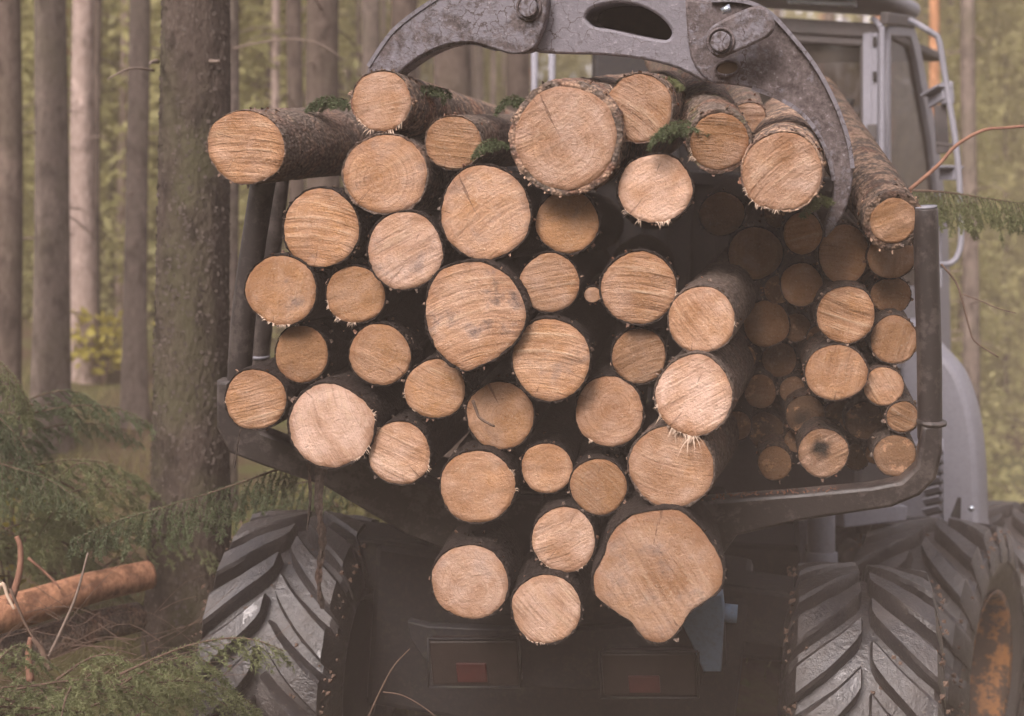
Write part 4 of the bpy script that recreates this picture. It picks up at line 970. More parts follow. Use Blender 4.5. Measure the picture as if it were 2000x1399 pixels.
# ------------------------------------------------------------------ needles, sprays and branches
def needle_cloud(stems, nl=0.016, per_m=330, seed=1, wid=0.0016):
    """needles along a list of (points, radius) twigs -> numpy verts, tris"""
    g = np.random.default_rng(seed); vs = []
    per_m = per_m * 3.0
    for pts in stems:
        p = np.array([tuple(a) for a in pts]); seg = p[1:] - p[:-1]; ln = np.linalg.norm(seg, axis=1)
        for s in range(len(seg)):
            n = max(1, int(ln[s] * per_m)); t = g.random(n)[:, None]
            base = p[s] + seg[s] * t
            d = seg[s] / (ln[s] + 1e-9)
            rnd = g.normal(size=(n, 3)); rnd -= (rnd @ d)[:, None] * d; rnd /= np.linalg.norm(rnd, axis=1)[:, None] + 1e-9
            dirv = rnd * 0.85 + d * 0.75 + np.array([0, 0, .12]); dirv /= np.linalg.norm(dirv, axis=1)[:, None]
            L = nl * (0.6 + 0.6 * g.random(n))[:, None]
            sd = np.cross(dirv, g.normal(size=(n, 3))); sd /= np.linalg.norm(sd, axis=1)[:, None] + 1e-9
            vs.append(np.stack([base - sd * wid / 2, base + sd * wid / 2, base + dirv * L], 1))
    v = np.concatenate(vs).reshape(-1, 3)
    return v, np.arange(len(v)).reshape(-1, 3)

def spray_twigs(main, side_len, spacing, r_, droop, spread=1.0, sub=True):
    """side twigs off a main stem: list of polylines"""
    out = [main]; acc = 0.0; side = 1
    tot = sum((main[i + 1] - main[i]).length for i in range(len(main) - 1)); run = 0.0
    for i in range(len(main) - 1):
        a, b = main[i], main[i + 1]; L = (b - a).length; d = (b - a).normalized()
        t = spacing - acc
        while t < L:
            p = a + d * t; fr = (run + t) / tot
            lat = d.cross(Vector((0, 0, 1))).normalized() * side * spread; side = -side
            ln = side_len * (0.35 + 0.65 * math.sin(math.pi * min(1, 0.18 + 0.8 * fr))) * r_.uniform(.6, 1.15)
            dv = (d * r_.uniform(.35, .8) + lat * r_.uniform(.3, 1) + Vector((0, 0, -droop * r_.uniform(.5, 1.3)))).normalized()
            tw = [p]; cur = dv
            for k in range(4):
                cur = (cur + Vector((r_.uniform(-.08, .08), r_.uniform(-.08, .08), -droop * .18))).normalized(); tw.append(tw[-1] + cur * ln / 4)
            out.append(tw)
            if sub:
                for k in (1, 2, 3):
                    for s2 in (-1, 1):
                        if r_.random() < .7:
                            sd = (cur * .6 + cur.cross(Vector((0, 0, 1))).normalized() * s2 * .7 + Vector((0, 0, -droop * .3))).normalized()
                            l2 = ln * r_.uniform(.15, .35) * (1.2 - k * .22)
                            out.append([tw[k], tw[k] + sd * l2 * .5, tw[k] + sd * l2 + Vector((0, 0, -droop * l2 * .2))])
            t += spacing * r_.uniform(.7, 1.3)
        acc = L - (t - spacing); acc = max(0.0, min(spacing * .99, acc)); run += L
    return out

def spruce_branch(pts, side_len, spacing, droop, seed, mat='needle', nl=.016, per_m=300, rad=.006, wid=.0034, name='spruce_branch', label=None, group=None, spread=1.0):
    r_ = random.Random(seed)
    main = smooth_path(pts, 5)
    tw = spray_twigs(main, side_len, spacing, r_, droop, spread)
    o = empty(name, pts[0], label, 'branch', group)
    m = MB()
    for i, t in enumerate(tw):
        r0 = rad if i == 0 else rad * .35
        m.tube(t, [r0 * (1 - .75 * k / (len(t) - 1)) for k in range(len(t))], 5 if i == 0 else 3, caps=False)
    m.build('stem', M['twig'], o, True)
    st = tw[1:] + [main[len(main) // 4:]]
    v, f = needle_cloud(st, nl, per_m, seed, wid)
    c = np.array(tuple(pts[0]))
    nd = link('needles', tri_mesh('needles', v - c, f, M[mat]), o, Matrix.Translation(Vector(pts[0]))); nd['kind'] = 'stuff'
    return o

spruce_branch([P(600, 905, 5.75), P(540, 918, 5.7), P(450, 950, 5.65), P(340, 985, 5.6), P(240, 1015, 5.6), P(140, 1055, 5.6)], .21, .026, 1.3, 31, nl=.017, per_m=420, label='green spruce branch drooping across the foot of the big mossy trunk')
spruce_branch([P(700, 925, 6.6), P(640, 935, 6.5), P(560, 950, 6.4), P(490, 985, 6.3)], .22, .02, 1.5, 36, nl=.017, per_m=300, label='dark spruce branch hanging below the bunk above the left tyre')
LB = [
    ([P(-90, 640, 6.4), P(-20, 690, 6.4), P(30, 740, 6.4), P(60, 800, 6.4)], .30, 'spruce branch tip reaching in at the left picture edge, uppermost of three'),
    ([P(-100, 740, 6.2), P(-20, 800, 6.2), P(40, 860, 6.2), P(75, 930, 6.2)], .30, 'spruce branch at the left edge, middle one of three, drooping'),
    ([P(-100, 860, 6.1), P(0, 905, 6.1), P(90, 935, 6.1), P(170, 985, 6.1)], .28, 'spruce branch at the left edge, lowest of three, over the orange log'),
]
for k, (pts, sl_, lab) in enumerate(LB):
    spruce_branch(pts, sl_, .028, 1.1, 50 + k, mat='needle_pale' if k == 0 else 'needle', nl=.017, per_m=380, label=lab, group='spruce branches at the left edge')
spruce_branch([P(1778, 372, 6.3), P(1850, 376, 6.2), P(1930, 388, 6.1), P(2030, 402, 6.0)], .22, .011, 1.1, 71, nl=.016, per_m=420, mat='needle_pale', label='spruce branch with hanging twigs reaching in from the right edge')
SPR = [(645, 200, 5.55, 32, 'tuft of green needles above the grey-barked log jutting out left'), (838, 180, 5.30, 44, 'green sprig behind the log with two white splinters'), (962, 285, 5.02, 28, 'small green sprig beside the small scored top log'),
       (1005, 200, 5.1, 26, 'sprig of needles left of the widest top log'), (1300, 165, 5.0, 36, 'fresh green sprig behind the log beside the widest one'), (1335, 250, 4.86, 50, 'needle sprig hanging between the diagonal scored log and the mossy one'),
       (1598, 395, 4.95, 30, 'green sprig caught beside the right claw'), (1220, 165, 5.4, 20, 'dark sprig under the grapple body')]
for k, (px, py, d, w, lab) in enumerate(SPR):
    s = w / FPX * d * 1.35
    a = P(px, py, d)
    spruce_branch([a + Vector((s * .6, .12, .03)), a + Vector((.1 * s, .0, .02)), a + Vector((-.5 * s, -.05, 0)), a + Vector((-s, -.08, -.05))], s * .9, .016, .5, 90 + k, nl=.016, per_m=520, rad=.003, label=lab, mat='needle_pale' if k in (4, 6) else 'needle', name='sprig', group='sprigs caught in the load')

bent_stick('bare_branch', [P(1775, 372, 6.1), P(1830, 325, 6.1), P(1868, 284, 6.1), P(1920, 255, 6.1), P(1965, 250, 6.1), P(2040, 243, 6.1)], .009, .006, M['twig_red'], 'bare reddish branch rising to the right behind the stake', 'branch')
bent_stick('bare_branch', [P(1838, 516, 5.9), P(1866, 550, 5.9), P(1880, 590, 5.9), P(1893, 640, 5.9), P(1905, 668, 5.9), P(1950, 698, 5.9)], .0045, .003, M['twig'], 'thin dark twig curling down beside the right stake', 'branch')
bent_stick('bare_branch', [P(1880, 575, 6.0), P(1920, 590, 6.0), P(1950, 603, 6.0), P(1985, 612, 6.0)], .003, .002, M['twig'], 'very thin side twig right of the curling twig', 'branch')
def bark_strip(pts, w, label, seed):
    """a torn ribbon of bark with ragged width"""
    r_ = random.Random(seed); path = smooth_path(pts, 6); m = MB(); v = []; f = []
    for i, p in enumerate(path):
        ww = w * (1 - .5 * i / len(path)) * r_.uniform(.55, 1.2); tw = .5 * math.sin(i * .6 + seed); sd = Vector((math.cos(tw), math.sin(tw), 0)); nn = Vector((-math.sin(tw), math.cos(tw), 0))
        v += [p - sd * ww / 2, p + nn * .004, p + sd * ww / 2, p - nn * .004]
    for i in range(len(path) - 1):
        for k in range(4): f.append((i * 4 + k, i * 4 + (k + 1) % 4, i * 4 + 4 + (k + 1) % 4, i * 4 + 4 + k))
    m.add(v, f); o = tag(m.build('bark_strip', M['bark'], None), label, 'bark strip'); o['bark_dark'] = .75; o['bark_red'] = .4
bark_strip([P(628, 905, 5.35), P(622, 980, 5.35), P(630, 1060, 5.37), P(622, 1130, 5.4), P(630, 1190, 5.4)], .045, 'dark ragged bark strip hanging below the bunk in front of the left tyre', 1)
bark_strip([P(602, 905, 5.4), P(606, 970, 5.4), P(600, 1035, 5.4)], .018, 'thin dark bark strip hanging beside the thicker one', 2)
bark_strip([P(470, 835, 5.15), P(464, 870, 5.15), P(458, 915, 5.15)], .010, 'small bark strip hanging below the lowest left log', 3)
bent_stick('dead_twig', [P(720, 1399, 5.0), P(745, 1345, 5.0), P(770, 1300, 5.0), P(800, 1268, 5.0)], .0035, .002, M['twig'], 'thin twig rising in front of the dark tail, left of the lamps', 'twig')
bent_stick('dead_twig', [P(748, 1352, 5.0), P(790, 1360, 5.0), P(845, 1395, 5.0), P(870, 1430, 5.0)], .0025, .002, M['twig'], 'dark twig arching down below the left tail lamp', 'twig')

# crumbs of bark on the bunk beam's upper edge
m = MB()
for k in range(90):
    px = 1392 + 250 * rng.random(); py = 971 - (px - 1392) * .075
    c = bk(px, py) - AXF * rng.uniform(.0, .045) + AXU * rng.uniform(0, .008)
    e = Vector((rng.uniform(-1, 1), rng.uniform(-1, 1), rng.uniform(.2, 1))).normalized() * rng.uniform(.004, .014); s = e.orthogonal().normalized() * rng.uniform(.001, .003)
    m.add([c - s, c + s, c + e + s * .5, c + e - s * .5, c + e.cross(s).normalized() * .004], [(0, 1, 2, 3), (0, 4, 1), (1, 4, 2), (2, 4, 3), (3, 4, 0)])
tag(m.build('bark_crumbs', M['twig_red'], None), 'crumbs of bark and chips along the bunk beam', kind='stuff')

# ------------------------------------------------------------------ trees
def trunk_mesh(name, r0, r1, H, nseg, nring, amp, seed, mat, flare=.35, lean=(0, 0)):
    v, f = [], []
    for j in range(nring + 1):
        t = j / nring; z = -.4 + (H + .4) * t
        r = r0 + (r1 - r0) * max(0, z) / H + r0 * flare * math.exp(-max(0, z + .1) / .35)
        cx, cy = lean[0] * z + .02 * math.sin(z * .9 + seed), lean[1] * z + .02 * math.cos(z * .7 + seed)
        for i in range(nseg):
            q = 2 * math.pi * i / nseg
            n = noise.noise((math.cos(q) * 2 + seed, math.sin(q) * 2, z * .8)) + .5 * noise.noise((math.cos(q) * 7 + seed, math.sin(q) * 7, z * 5))
            v.append((cx + r * (1 + amp * n) * math.cos(q), cy + r * (1 + amp * n) * math.sin(q), z))
    for j in range(nring):
        for i in range(nseg):
            f.append((j * nseg + i, j * nseg + (i + 1) % nseg, (j + 1) * nseg + (i + 1) % nseg, (j + 1) * nseg + i))
    f.append(tuple(nring * nseg + i for i in range(nseg)))
    return mesh_of(name, v, f, mat)

def leaf_quads(centers, size, g, droop=.3, aspect=.45):
    n = len(centers)
    d = g.normal(size=(n, 3)); d[:, 2] = d[:, 2] * .5 - droop; d /= np.linalg.norm(d, axis=1)[:, None]
    s = np.cross(d, g.normal(size=(n, 3))); s /= np.linalg.norm(s, axis=1)[:, None] + 1e-9
    L = (size * (.5 + g.random(n)))[:, None]
    a = centers - d * L * .5; b = centers + d * L * .5; w = s * L * aspect * .5
    v = np.stack([a, centers + w, b, centers - w], 1).reshape(-1, 3)
    return v, np.arange(len(v)).reshape(-1, 4)

def conifer_crown(name, z0, z1, rmax, n, size, seed, mat, whorls=26):
    """whorls of drooping boughs, each hung with small leaf faces"""
    g = np.random.default_rng(seed); cs_ = []
    per = max(2, n // (whorls * 6))
    for w in range(whorls):
        t = w / (whorls - 1); z = z0 + (z1 - z0) * t; L = rmax * (1 - t) ** .8 + .25
        for k in range(6):
            a = 2 * math.pi * (k + g.random() * .8) / 6 + w * .7; l = L * g.uniform(.55, 1.1)
            u = g.random(per) ** .7
            x = np.cos(a) * l * u; y = np.sin(a) * l * u; zz = z + .15 * l * u - .45 * l * u ** 2 + g.normal(size=per) * .05
            lat = g.normal(size=per) * .16 * l * (1.1 - u)
            dz = -np.abs(g.normal(size=per)) * .16
            cs_.append(np.stack([x - np.sin(a) * lat, y + np.cos(a) * lat, zz + dz], 1))
    v, f = leaf_quads(np.concatenate(cs_), size, g)
    return tri_mesh(name, v, f, mat)

def dead_branches(tree, r, seed, n, zlo, zhi, rmax_len=1.1):
    r_ = random.Random(seed); base = wm(tree).translation
    for k in range(n):
        z = r_.uniform(zlo, zhi); a = r_.uniform(0, 6.283); L = r_.uniform(.08, rmax_len)
        d = Vector((math.cos(a), math.sin(a), r_.uniform(-.25, .15)))
        p0 = base + Vector((0, 0, z)) + Vector((math.cos(a), math.sin(a), 0)) * r * .85
        pts = [p0, p0 + d * L * .4, p0 + d * L * .75 + Vector((0, 0, -.06 * L)), p0 + d * L + Vector((r_.uniform(-.05, .05), 0, -.22 * L))]
        m = MB(); m.tube(smooth_path(pts, 2), [.008 * (1 - .11 * i) for i in range(7)], 5); m.build('dead_branch', M['twig_grey'], tree, True)

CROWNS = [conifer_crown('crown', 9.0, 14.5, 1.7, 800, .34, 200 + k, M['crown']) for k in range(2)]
def tree(px, width, d, mat, label, H=14.3, group='trunks in the wood', name='spruce_tree', lean=0.0, branches=9, crown=True, seed=None, at_y=None):
    seed = seed if seed is not None else int(px * 3 + d * 17)
    x = (px - 1000) / FPX * d; r = width / 2 / FPX * d
    z = ground_z(x, d)
    t = empty(name, (x, d, z), label, 'tree', group)
    tr = link('trunk', trunk_mesh('trunk', r * 1.04, r * .25, H, 20, 44, .045, seed, M[mat], lean=(lean, 0))); tr.parent = t
    if crown and seed % 3 == 0:
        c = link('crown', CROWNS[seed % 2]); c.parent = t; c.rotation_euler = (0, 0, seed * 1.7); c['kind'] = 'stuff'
    dead_branches(t, r, seed, branches, 1.0, 5.2)
    return t

# the big mossy trunk close behind the machine, with flakes of bark standing off it
BT_D = 7.15
bx, br = (368 - 1000) / FPX * BT_D, 150 / 2 / FPX * BT_D
bz = ground_z(bx, BT_D)
BT = empty('spruce_tree', (bx, BT_D, bz), 'big mossy scaly-barked spruce trunk standing left of the load', 'tree', 'trunks in the wood')
def bt_r(z): return br * (1.04 - .055 * z) + br * .25 * math.exp(-max(0, z + .1) / .35)
v, f = [], []; NSg, NR = 72, 260
for j in range(NR + 1):
    z = -.4 + 5.4 * j / NR
    for i in range(NSg):
        q = 2 * math.pi * i / NSg
        n = .030 * noise.noise((math.cos(q) * 2, math.sin(q) * 2, z * .9)) + .022 * noise.noise((math.cos(q) * 9, math.sin(q) * 9, z * 7)) + .020 * noise.noise((math.cos(q) * 20, math.sin(q) * 20, z * 22))
        r = bt_r(z) * (1 + n); v.append((r * math.cos(q) + .012 * z, r * math.sin(q), z))
top = bt_r(5.0)
for j in range(1, 14):
    z = 5.0 + j
    for i in range(NSg):
        q = 2 * math.pi * i / NSg; r = top * (1 - j / 15); v.append((r * math.cos(q) + .06, r * math.sin(q), z))
for j in range(NR + 13):
    for i in range(NSg): f.append((j * NSg + i, j * NSg + (i + 1) % NSg, (j + 1) * NSg + (i + 1) % NSg, (j + 1) * NSg + i))
tr = link('trunk', mesh_of('trunk', v, f, M['trunk_main'])); tr.parent = BT
c = link('crown', CROWNS[0]); c.parent = BT; c['kind'] = 'stuff'
m = MB()
for k in range(2400):
    q = rng.uniform(math.pi * .95, math.pi * 2.05); z = rng.uniform(.1, 4.2); r = bt_r(z) * 1.0
    p = Vector((r * math.cos(q) + .012 * z, r * math.sin(q), z)); nrm = Vector((math.cos(q), math.sin(q), 0)); tg = Vector((-math.sin(q), math.cos(q), 0))
    w, h = rng.uniform(.003, .010), rng.uniform(.004, .013); lift = rng.uniform(.002, .008); sg = rng.choice((-1, 1))
    m.add([p - tg * w * sg - Vector((0, 0, h)), p - tg * w * sg + Vector((0, 0, h)), p + tg * w * sg + nrm * lift + Vector((0, 0, h * .6)), p + tg * w * sg + nrm * lift - Vector((0, 0, h * .7)), p + tg * w * sg * .5],
          [(0, 3, 2, 1), (2, 3, 4)])
fl = link('bark_flakes', mesh_of('bark_flakes', m.v, m.f, M['flake'], False)); fl.parent = BT; fl['kind'] = 'stuff'
for (x0, y0, x1, y1, x2, y2, r0) in ((300, 138, 255, 134, 210, 155, .007), (410, 120, 425, 121, 428, 120, .012), (308, 120, 296, 122, 293, 126, .012)):
    m = MB(); m.tube(smooth_path([P(x0, y0, BT_D - .12), P(x1, y1, BT_D - .3), P(x2, y2, BT_D - .42)], 4), [r0 * (1 - .07 * i) for i in range(9)], 6); m.build('dead_branch', M['twig_grey'], BT, True)

TREES = [
    (8, 62, 10.0, 'trunk_dark', 'dark brown trunk cut by the left picture edge', dict()),
    (95, 70, 10.6, 'trunk_grey', 'thick grey-brown trunk, second from the left edge', dict(lean=.004)),
    (163, 50, 12.8, 'trunk_sunlit', 'pale pinkish trunk lit on its left side between two brown trunks', dict(lean=.006)),
    (186, 26, 13.6, 'trunk_dark', 'narrow brown trunk close behind the pale pinkish one', dict()),
    (238, 17, 17.0, 'trunk_sunlit', 'thin pale pink stem beside the grey trunk left of the big mossy one', dict(lean=.004)),
    (268, 46, 11.4, 'trunk_grey', 'grey-brown trunk just left of the big mossy trunk', dict()),
    (437, 54, 9.3, 'trunk_grey', 'trunk half hidden behind the big mossy one on its right side', dict()),
    (497, 20, 18.0, 'trunk_sunlit', 'thin pale greenish stem above the log that juts out left', dict()),
    (510, 12, 21.0, 'trunk_dark', 'thin dark stem touching the pale greenish one', dict()),
    (535, 19, 16.0, 'trunk_sunlit', 'thin whitish stem left of the purple-brown trunk', dict()),
    (556, 10, 24.0, 'trunk_pine', 'very thin orange stem in front of far foliage', dict()),
    (578, 35, 13.0, 'trunk_dark', 'purple-brown trunk above the jutting grey-barked log', dict()),
    (635, 72, 10.8, 'trunk_dark', 'thick brown trunk left of the left grapple claw', dict()),
    (725, 42, 14.0, 'trunk_grey', 'brown trunk just above the left claw tip', dict()),
    (785, 60, 12.2, 'trunk_dark', 'brown trunk passing behind the left claw', dict()),
    (878, 84, 10.6, 'trunk_dark', 'wide brown trunk seen through the arch of the left claw', dict()),
    (938, 22, 19.0, 'trunk_grey', 'slim grey stem right of the wide trunk under the claw', dict()),
    (962, 12, 23.0, 'trunk_sunlit', 'yellowish thin stem under the claw arch', dict()),
    (1008, 54, 12.0, 'trunk_dark', 'reddish brown trunk behind the widest top log', dict()),
    (1822, 26, 15.0, 'trunk_pine', 'bright orange pine trunk beside the cab roof', dict(name='pine_tree')),
    (1858, 12, 21.0, 'trunk_dark', 'slim dark stem between the orange pine and the brown trunk', dict()),
    (1893, 36, 13.0, 'trunk_grey', 'pinkish brown trunk right of the cab hand rail', dict()),
    (1946, 15, 22.0, 'trunk_grey', 'slim far stem near the right picture edge', dict()),
    (1985, 12, 26.0, 'trunk_dark', 'last dark stem at the right picture edge', dict()),
    (38, 14, 22.0, 'trunk_sunlit', 'thin pale stem between the two leftmost brown trunks', dict()),
    (130, 18, 19.0, 'trunk_pine', 'thin orange-tinged stem right of the thick grey-brown trunk', dict()),
    (215, 12, 25.0, 'trunk_dark', 'thin dark far stem between pale pinkish and grey trunks', dict()),
    (470, 16, 23.0, 'trunk_dark', 'far dark stem right beside the half hidden trunk', dict()),
    (690, 22, 21.0, 'trunk_grey', 'far grey stem left of the trunk above the claw tip', dict()),
]
for (px, w, d, mt, lab, o) in TREES: tree(px, w, d, mt, lab, **o)
# further trunks deep in the wood, seen only as blurred strips
r_ = random.Random(5)
for k in range(46):
    d = r_.uniform(24, 50); px = r_.uniform(-250, 2250)
    w = r_.uniform(.18, .36) / d * FPX
    tree(px, w, d, r_.choice(['trunk_grey', 'trunk_dark', 'trunk_dark', 'trunk_sunlit', 'trunk_pine']), 'blurred far trunk deep in the wood', group='far trunks deep in the wood', branches=0, seed=k * 31 + 7, crown=(k % 4 == 0))

for k, px in enumerate((50, 116, 150, 206, 226, 286, 466, 522, 604, 668, 700, 748, 826, 926, 984, 1862, 1926, 1962)):
    d = r_.uniform(17, 27)
    tree(px + r_.uniform(-5, 5), r_.uniform(9, 17), d, 'trunk_sunlit' if k % 3 else 'trunk_grey', 'thin blurred stem standing among the young spruces', group='thin stems among the young spruces', branches=1, seed=k * 31 + 5, crown=False, H=12.0, lean=r_.uniform(-.012, .012))

# young trees and bushes between the trunks
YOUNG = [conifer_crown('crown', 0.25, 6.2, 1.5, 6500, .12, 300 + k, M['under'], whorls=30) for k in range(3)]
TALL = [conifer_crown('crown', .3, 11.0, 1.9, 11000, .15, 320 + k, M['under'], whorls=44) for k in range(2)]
YT = trunk_mesh('trunk', .05, .01, 6.0, 8, 8, .05, 3, M['trunk_dark'])
def young(px, d, s, lab, k, group, tall=False):
    x = (px - 1000) / FPX * d; t = empty('young_spruce', (x, d, ground_z(x, d)), lab, 'tree', group)
    t.scale = (s, s, s * r_.uniform(.9, 1.3)); t.rotation_euler = (0, 0, r_.uniform(0, 6.28))
    a = link('trunk', YT); a.parent = t
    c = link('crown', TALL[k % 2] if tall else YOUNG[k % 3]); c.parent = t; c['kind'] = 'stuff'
for k in range(60):
    d = 15.5 + 26 * ((k % 20) / 20) + r_.uniform(0, 1.5)
    young(r_.uniform(-150, 2150) if k >= 20 else -100 + 2200 * k / 19 + r_.uniform(-30, 30), d, r_.uniform(.7, 1.3), 'yellow-green young spruce in the blurred undergrowth', k, 'young spruces in the undergrowth')

for k, (px_, d_, s_) in enumerate(((1835, 21, .9), (1905, 24, 1.0), (1965, 19.5, .85), (2030, 22, 1.0), (1870, 28, 1.1), (1990, 29, 1.15), (120, 22, .95), (225, 26, 1.0), (30, 24, 1.0))):
    young(px_, d_, s_, 'yellow-green young spruce in the blurred undergrowth', k, 'young spruces in the undergrowth', tall=True)

# a shrub with yellow leaves between the trunks on the left
def shrub(px, d, h, rad, n, mat, label, seed, size=.09):
    g = np.random.default_rng(seed); x = (px - 1000) / FPX * d; z = ground_z(x, d)
    o = empty('shrub', (x, d, z), label, 'shrub')
    m = MB(); cs_ = []
    for k in range(9):
        a = g.uniform(0, 6.28); tip = Vector((math.cos(a) * rad * g.uniform(.3, 1), math.sin(a) * rad * g.uniform(.3, 1), h * g.uniform(.55, 1)))
        b = Vector((x, d, z)); pts = smooth_path([b, b + tip * .5 + Vector((0, 0, h * .12)), b + tip], 3); m.tube(pts, [.008 - .001 * i for i in range(7)], 5)
        cs_.append(np.array(tip) * (0.35 + .65 * g.random((n // 9, 1))) + g.normal(size=(n // 9, 3)) * rad * .22)
    m.build('stem', M['twig'], o, True)
    v, f = leaf_quads(np.concatenate(cs_), size, g, .1, .65)
    c = link('foliage', tri_mesh('foliage', v, f, M[mat])); c.parent = o; c['kind'] = 'stuff'
shrub(200, 12.6, .75, .32, 260, 'yellow', 'small shrub with yellow leaves between the pale and the grey trunk', 3)
shrub(24, 7.2, .95, .18, 60, 'yellow', 'few yellow leaves among the spruce branches at the left edge', 4, .05)
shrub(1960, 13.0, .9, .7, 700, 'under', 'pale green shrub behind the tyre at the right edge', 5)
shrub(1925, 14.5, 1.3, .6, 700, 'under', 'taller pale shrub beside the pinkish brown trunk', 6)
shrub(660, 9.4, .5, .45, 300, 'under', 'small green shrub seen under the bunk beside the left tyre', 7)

# the wood beyond: one mass of foliage
g = np.random.default_rng(77)
n = 42000
ang = g.uniform(-.62, .62, n); dist = g.uniform(34, 52, n); hh = g.uniform(0, 1, n) ** 1.1 * 13.5
clump = np.array([noise.noise((a * 14, h * .45, d * .1)) for a, h, d in zip(ang, hh, dist)])
sel = clump > -.22
ang, dist, hh = ang[sel], dist[sel], hh[sel]
xx, yy = np.sin(ang) * dist, np.cos(ang) * dist
zz = np.array([ground_z(a, b) for a, b in zip(xx, yy)]) + hh
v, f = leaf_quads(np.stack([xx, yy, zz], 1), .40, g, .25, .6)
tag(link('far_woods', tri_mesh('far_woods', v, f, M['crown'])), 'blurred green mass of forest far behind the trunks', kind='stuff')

# unseen foliage round the sides and behind the eye, added to block low skylight
n = 10500
ang = g.uniform(1.4, 2 * math.pi - 1.4, n); dist = g.uniform(15, 25, n); hh = g.uniform(0, 1, n) * 9.0
xx, yy = np.sin(ang) * dist, np.cos(ang) * dist + 4.0
zz = np.array([ground_z(a, b) for a, b in zip(xx, yy)]) + hh
v, f = leaf_quads(np.stack([xx, yy, zz], 1), 1.0, g, .25, .6)
tag(link('light_blocking_woods', tri_mesh('light_blocking_woods', v, f, M['needle'])), 'spruce wood closing round the clearing on the other sides', kind='stuff')

# ------------------------------------------------------------------ left foreground: felled stems, slash, twigs, grass
def felled(pts, r0, r1, mat, label, seed):
    path = smooth_path(pts, 10); v, f = [], []; n = 26; ref = Vector((0, 0, 1))
    for i, p in enumerate(path):
        d = (path[min(i + 1, len(path) - 1)] - path[max(0, i - 1)]).normalized(); s = d.cross(ref).normalized(); u = s.cross(d)
        r = r0 + (r1 - r0) * i / (len(path) - 1)
        for k in range(n):
            q = 2 * math.pi * k / n; rr = r * (1 + .05 * noise.noise((math.cos(q) * 2, math.sin(q) * 2, i * .2 + seed)))
            v.append(p + (s * math.cos(q) + u * math.sin(q)) * rr)
    for i in range(len(path) - 1):
        for k in range(n): f.append((i * n + k, i * n + (k + 1) % n, (i + 1) * n + (k + 1) % n, (i + 1) * n + k))
    f.append(tuple(range(n - 1, -1, -1))); f.append(tuple((len(path) - 1) * n + k for k in range(n)))
    c = path[0]
    o = link('felled_log', mesh_of('felled_log', [a - c for a in v], f, mat), None, Matrix.Translation(c)); o['bark_red'] = .5; o['bark_pale'] = .25; o['moss'] = .2
    return tag(o, label, 'log')
felled([P(-120, 1230, 6.0), P(60, 1185, 6.2), P(180, 1148, 6.4), P(292, 1122, 6.6)], .085, .066, M['debarked'], 'orange debarked stem lying slanted at the left edge', 1)
felled([P(-120, 1290, 6.2), P(60, 1262, 6.3), P(180, 1225, 6.5), P(268, 1205, 6.7)], .085, .070, M['bark'], 'dark bark-covered stem lying below the orange one', 2)

def broken_branch(pts, r, lab, mat='twig_red'):
    bent_stick('broken_branch', pts, r, r * .6, M[mat], lab, 'branch', group='broken branches among the slash')
broken_branch([P(20, 1180, 5.9), P(38, 1120, 5.9), P(40, 1070, 5.9), P(32, 1048, 5.9)], .016, 'snapped branch stub leaning above the orange stem', 'twig_red')
broken_branch([P(60, 1330, 5.4), P(56, 1280, 5.4), P(60, 1245, 5.4)], .016, 'short reddish branch stub standing among the twigs, lower left')
broken_branch([P(96, 1310, 5.4), P(82, 1270, 5.4), P(62, 1246, 5.4)], .014, 'brown stub leaning against the short reddish one', 'twig')
broken_branch([P(92, 1290, 5.5), P(125, 1220, 5.5), P(150, 1160, 5.5), P(172, 1080, 5.5)], .007, 'thin grey twig rising across the orange stem', 'twig_grey')
broken_branch([P(20, 1150, 5.5), P(50, 1220, 5.5), P(80, 1270, 5.5), P(98, 1300, 5.5)], .006, 'thin dark twig slanting down over the two felled stems', 'twig')
broken_branch([P(-10, 1165, 5.7), P(5, 1140, 5.7), P(15, 1165, 5.7), P(28, 1190, 5.7)], .009, 'pale split stick at the left edge by the orange stem', 'fibre')
broken_branch([P(55, 1090, 6.0), P(90, 1120, 6.0), P(118, 1150, 6.0)], .007, 'reddish stick sloping down behind the orange stem')

# slash: branches heaped on the ground, nobody could count them
def slash_mass(name, n, box, dr, seed, mat, label, side=.26, per_m=230, nl=.018):
    r_ = random.Random(seed); tws = []; m = MB()
    for k in range(n):
        px = r_.uniform(box[0], box[1]); py = r_.uniform(box[2], box[3]); d = dr[0] + (dr[1] - dr[0]) * (1 - (py - box[2]) / (box[3] - box[2]))
        a = P(px, py, d); a.z = max(a.z, ground_z(a.x, a.y) + .04)
        an = r_.uniform(0, 6.283); L = r_.uniform(.25, .6); dv = Vector((math.cos(an), math.sin(an) * .6, r_.uniform(-.25, .35))).normalized()
        pts = [a, a + dv * L * .4 + Vector((0, 0, .04)), a + dv * L * .75 + Vector((0, 0, .02)), a + dv * L + Vector((0, 0, -.06))]
        tw = spray_twigs(smooth_path(pts, 3), side * r_.uniform(.5, 1), .035, r_, .45)
        tws += tw; m.tube(tw[0], [.006 - .0005 * i for i in range(len(tw[0]))], 4, caps=False)
    v, f = needle_cloud(tws, nl, per_m, seed, .0038)
    tag(link(name, tri_mesh(name, v, f, M[mat])), label, kind='stuff')
    tag(m.build(name + '_stems', M['twig'], None, True), 'stems of ' + label, kind='stuff')
slash_mass('slash', 34, (-60, 250, 1310, 1480), (5.7, 4.7), 1, 'needle_pale', 'green spruce slash heaped on the ground at lower left', per_m=170)
slash_mass('brushwood', 34, (-80, 200, 900, 1130), (7.2, 6.3), 2, 'needle_pale', 'spruce brushwood heaped behind the felled stems', side=.34)
slash_mass('brushwood', 22, (-60, 90, 780, 960), (7.6, 6.7), 3, 'needle', 'dark spruce brushwood along the left edge', side=.34)

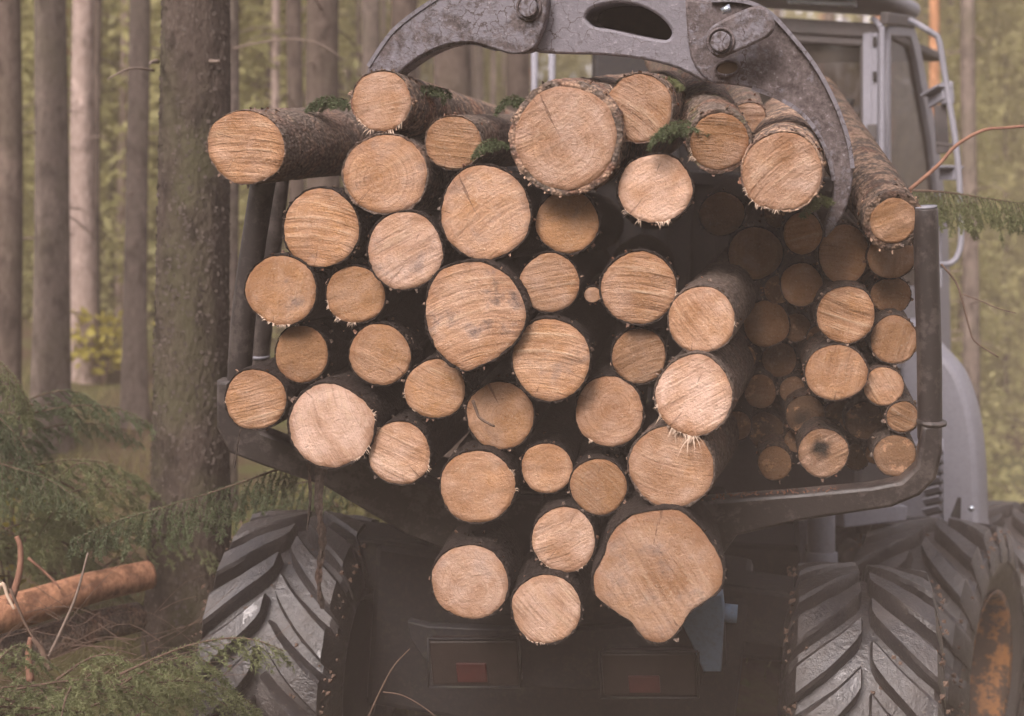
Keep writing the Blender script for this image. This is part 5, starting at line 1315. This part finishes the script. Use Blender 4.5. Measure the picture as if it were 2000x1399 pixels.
m = MB(); r2 = random.Random(9)
for k in range(60):
    px = r2.uniform(-40, 400); py = r2.uniform(1180, 1400); d = 6.3 - 1.2 * (py - 1180) / 220 + r2.uniform(-.2, .2)
    a = P(px, py, d); a.z = max(a.z, ground_z(a.x, a.y) + .02)
    an = r2.uniform(-.9, .9) + (math.pi if r2.random() < .5 else 0); L = r2.uniform(.12, .6); dv = Vector((math.cos(an), r2.uniform(-.4, .4), math.sin(an) * .6 + .15)).normalized()
    pts = [a, a + dv * L * .5 + Vector((0, 0, r2.uniform(-.03, .05))), a + dv * L + Vector((0, 0, r2.uniform(-.08, .06)))]
    r0 = r2.uniform(.0012, .0032); m.tube(smooth_path(pts, 3), [r0 * (1 - .1 * i) for i in range(7)], 4, caps=False)
tag(m.build('twig_litter', M['twig'], None, True), 'tangle of thin dead twigs over the felled stems', kind='stuff')

g = np.random.default_rng(21); n = 16000
x = g.uniform(-7, 8, n); y = g.uniform(6.6, 16, n); keep = np.array([noise.noise((a * .8, b * .8, 3)) > -.15 for a, b in zip(x, y)]); x, y = x[keep], y[keep]; n = len(x)
z = np.array([ground_z(a, b) for a, b in zip(x, y)])
base = np.stack([x, y, z - .01], 1); h = g.uniform(.05, .22, n)[:, None]; tip = base + np.concatenate([g.normal(size=(n, 2)) * .05, h], 1)
sd = np.stack([np.cos(g.uniform(0, 6.28, n)), np.sin(g.uniform(0, 6.28, n)), np.zeros(n)], 1) * .006
v = np.stack([base - sd, base + sd, tip], 1).reshape(-1, 3)
tag(link('grass', tri_mesh('grass', v, np.arange(len(v)).reshape(-1, 3), M['grass'])), 'thin pale grass and moss on the forest floor', kind='stuff')

# mud clods and bark on the ground under the machine
m = MB()
for k in range(420):
    x = r2.uniform(-1.6, 2.6); y = r2.uniform(4.2, 7.4); z = ground_z(x, y); s = r2.uniform(.012, .05)
    b = [Vector((x + r2.uniform(-s, s), y + r2.uniform(-s, s), z + (s * .7 if q > 3 else -.01) + r2.uniform(-.3, .3) * s)) for q in range(4)]
    c = Vector((x, y, z)); pts = [c + Vector((math.cos(q * 1.57 + k), math.sin(q * 1.57 + k), 0)) * s * r2.uniform(.6, 1.2) for q in range(4)] + [c + Vector((0, 0, s * r2.uniform(.4, 1)))]
    m.add(pts, [(0, 1, 4), (1, 2, 4), (2, 3, 4), (3, 0, 4)])
tag(m.build('mud_clods', M['ground'], None), 'clods of mud and bark on the ground under the forwarder', kind='stuff')

# ------------------------------------------------------------------ haze, added to lift the blacks
t = NT('black_lift_haze')
vol = t.n('VolumePrincipled'); vol.inputs['Color'].default_value = (0.97, 0.80, 0.68, 1); vol.inputs['Density'].default_value = 0.0078; vol.inputs['Anisotropy'].default_value = -0.4
t.t.links.new(vol.outputs[0], t.out.inputs['Volume'])
zlo, zhi = CZ - 4.5, CZ + 18.5
x0, x1, y0, y1 = -62, 62, -24, 79
hv = [(x0, y0, zlo), (x1, y0, zlo), (x1, y1, zlo), (x0, y1, zlo), (x0, y0, zhi), (x1, y0, zhi), (x1, y1, zhi), (x0, y1, zhi)]
hz = link('haze', mesh_of('haze', hv, [(3, 2, 1, 0), (4, 5, 6, 7), (0, 1, 5, 4), (1, 2, 6, 5), (2, 3, 7, 6), (3, 0, 4, 7)], t.m, False))
tag(hz, 'pale damp forest air', kind='stuff')
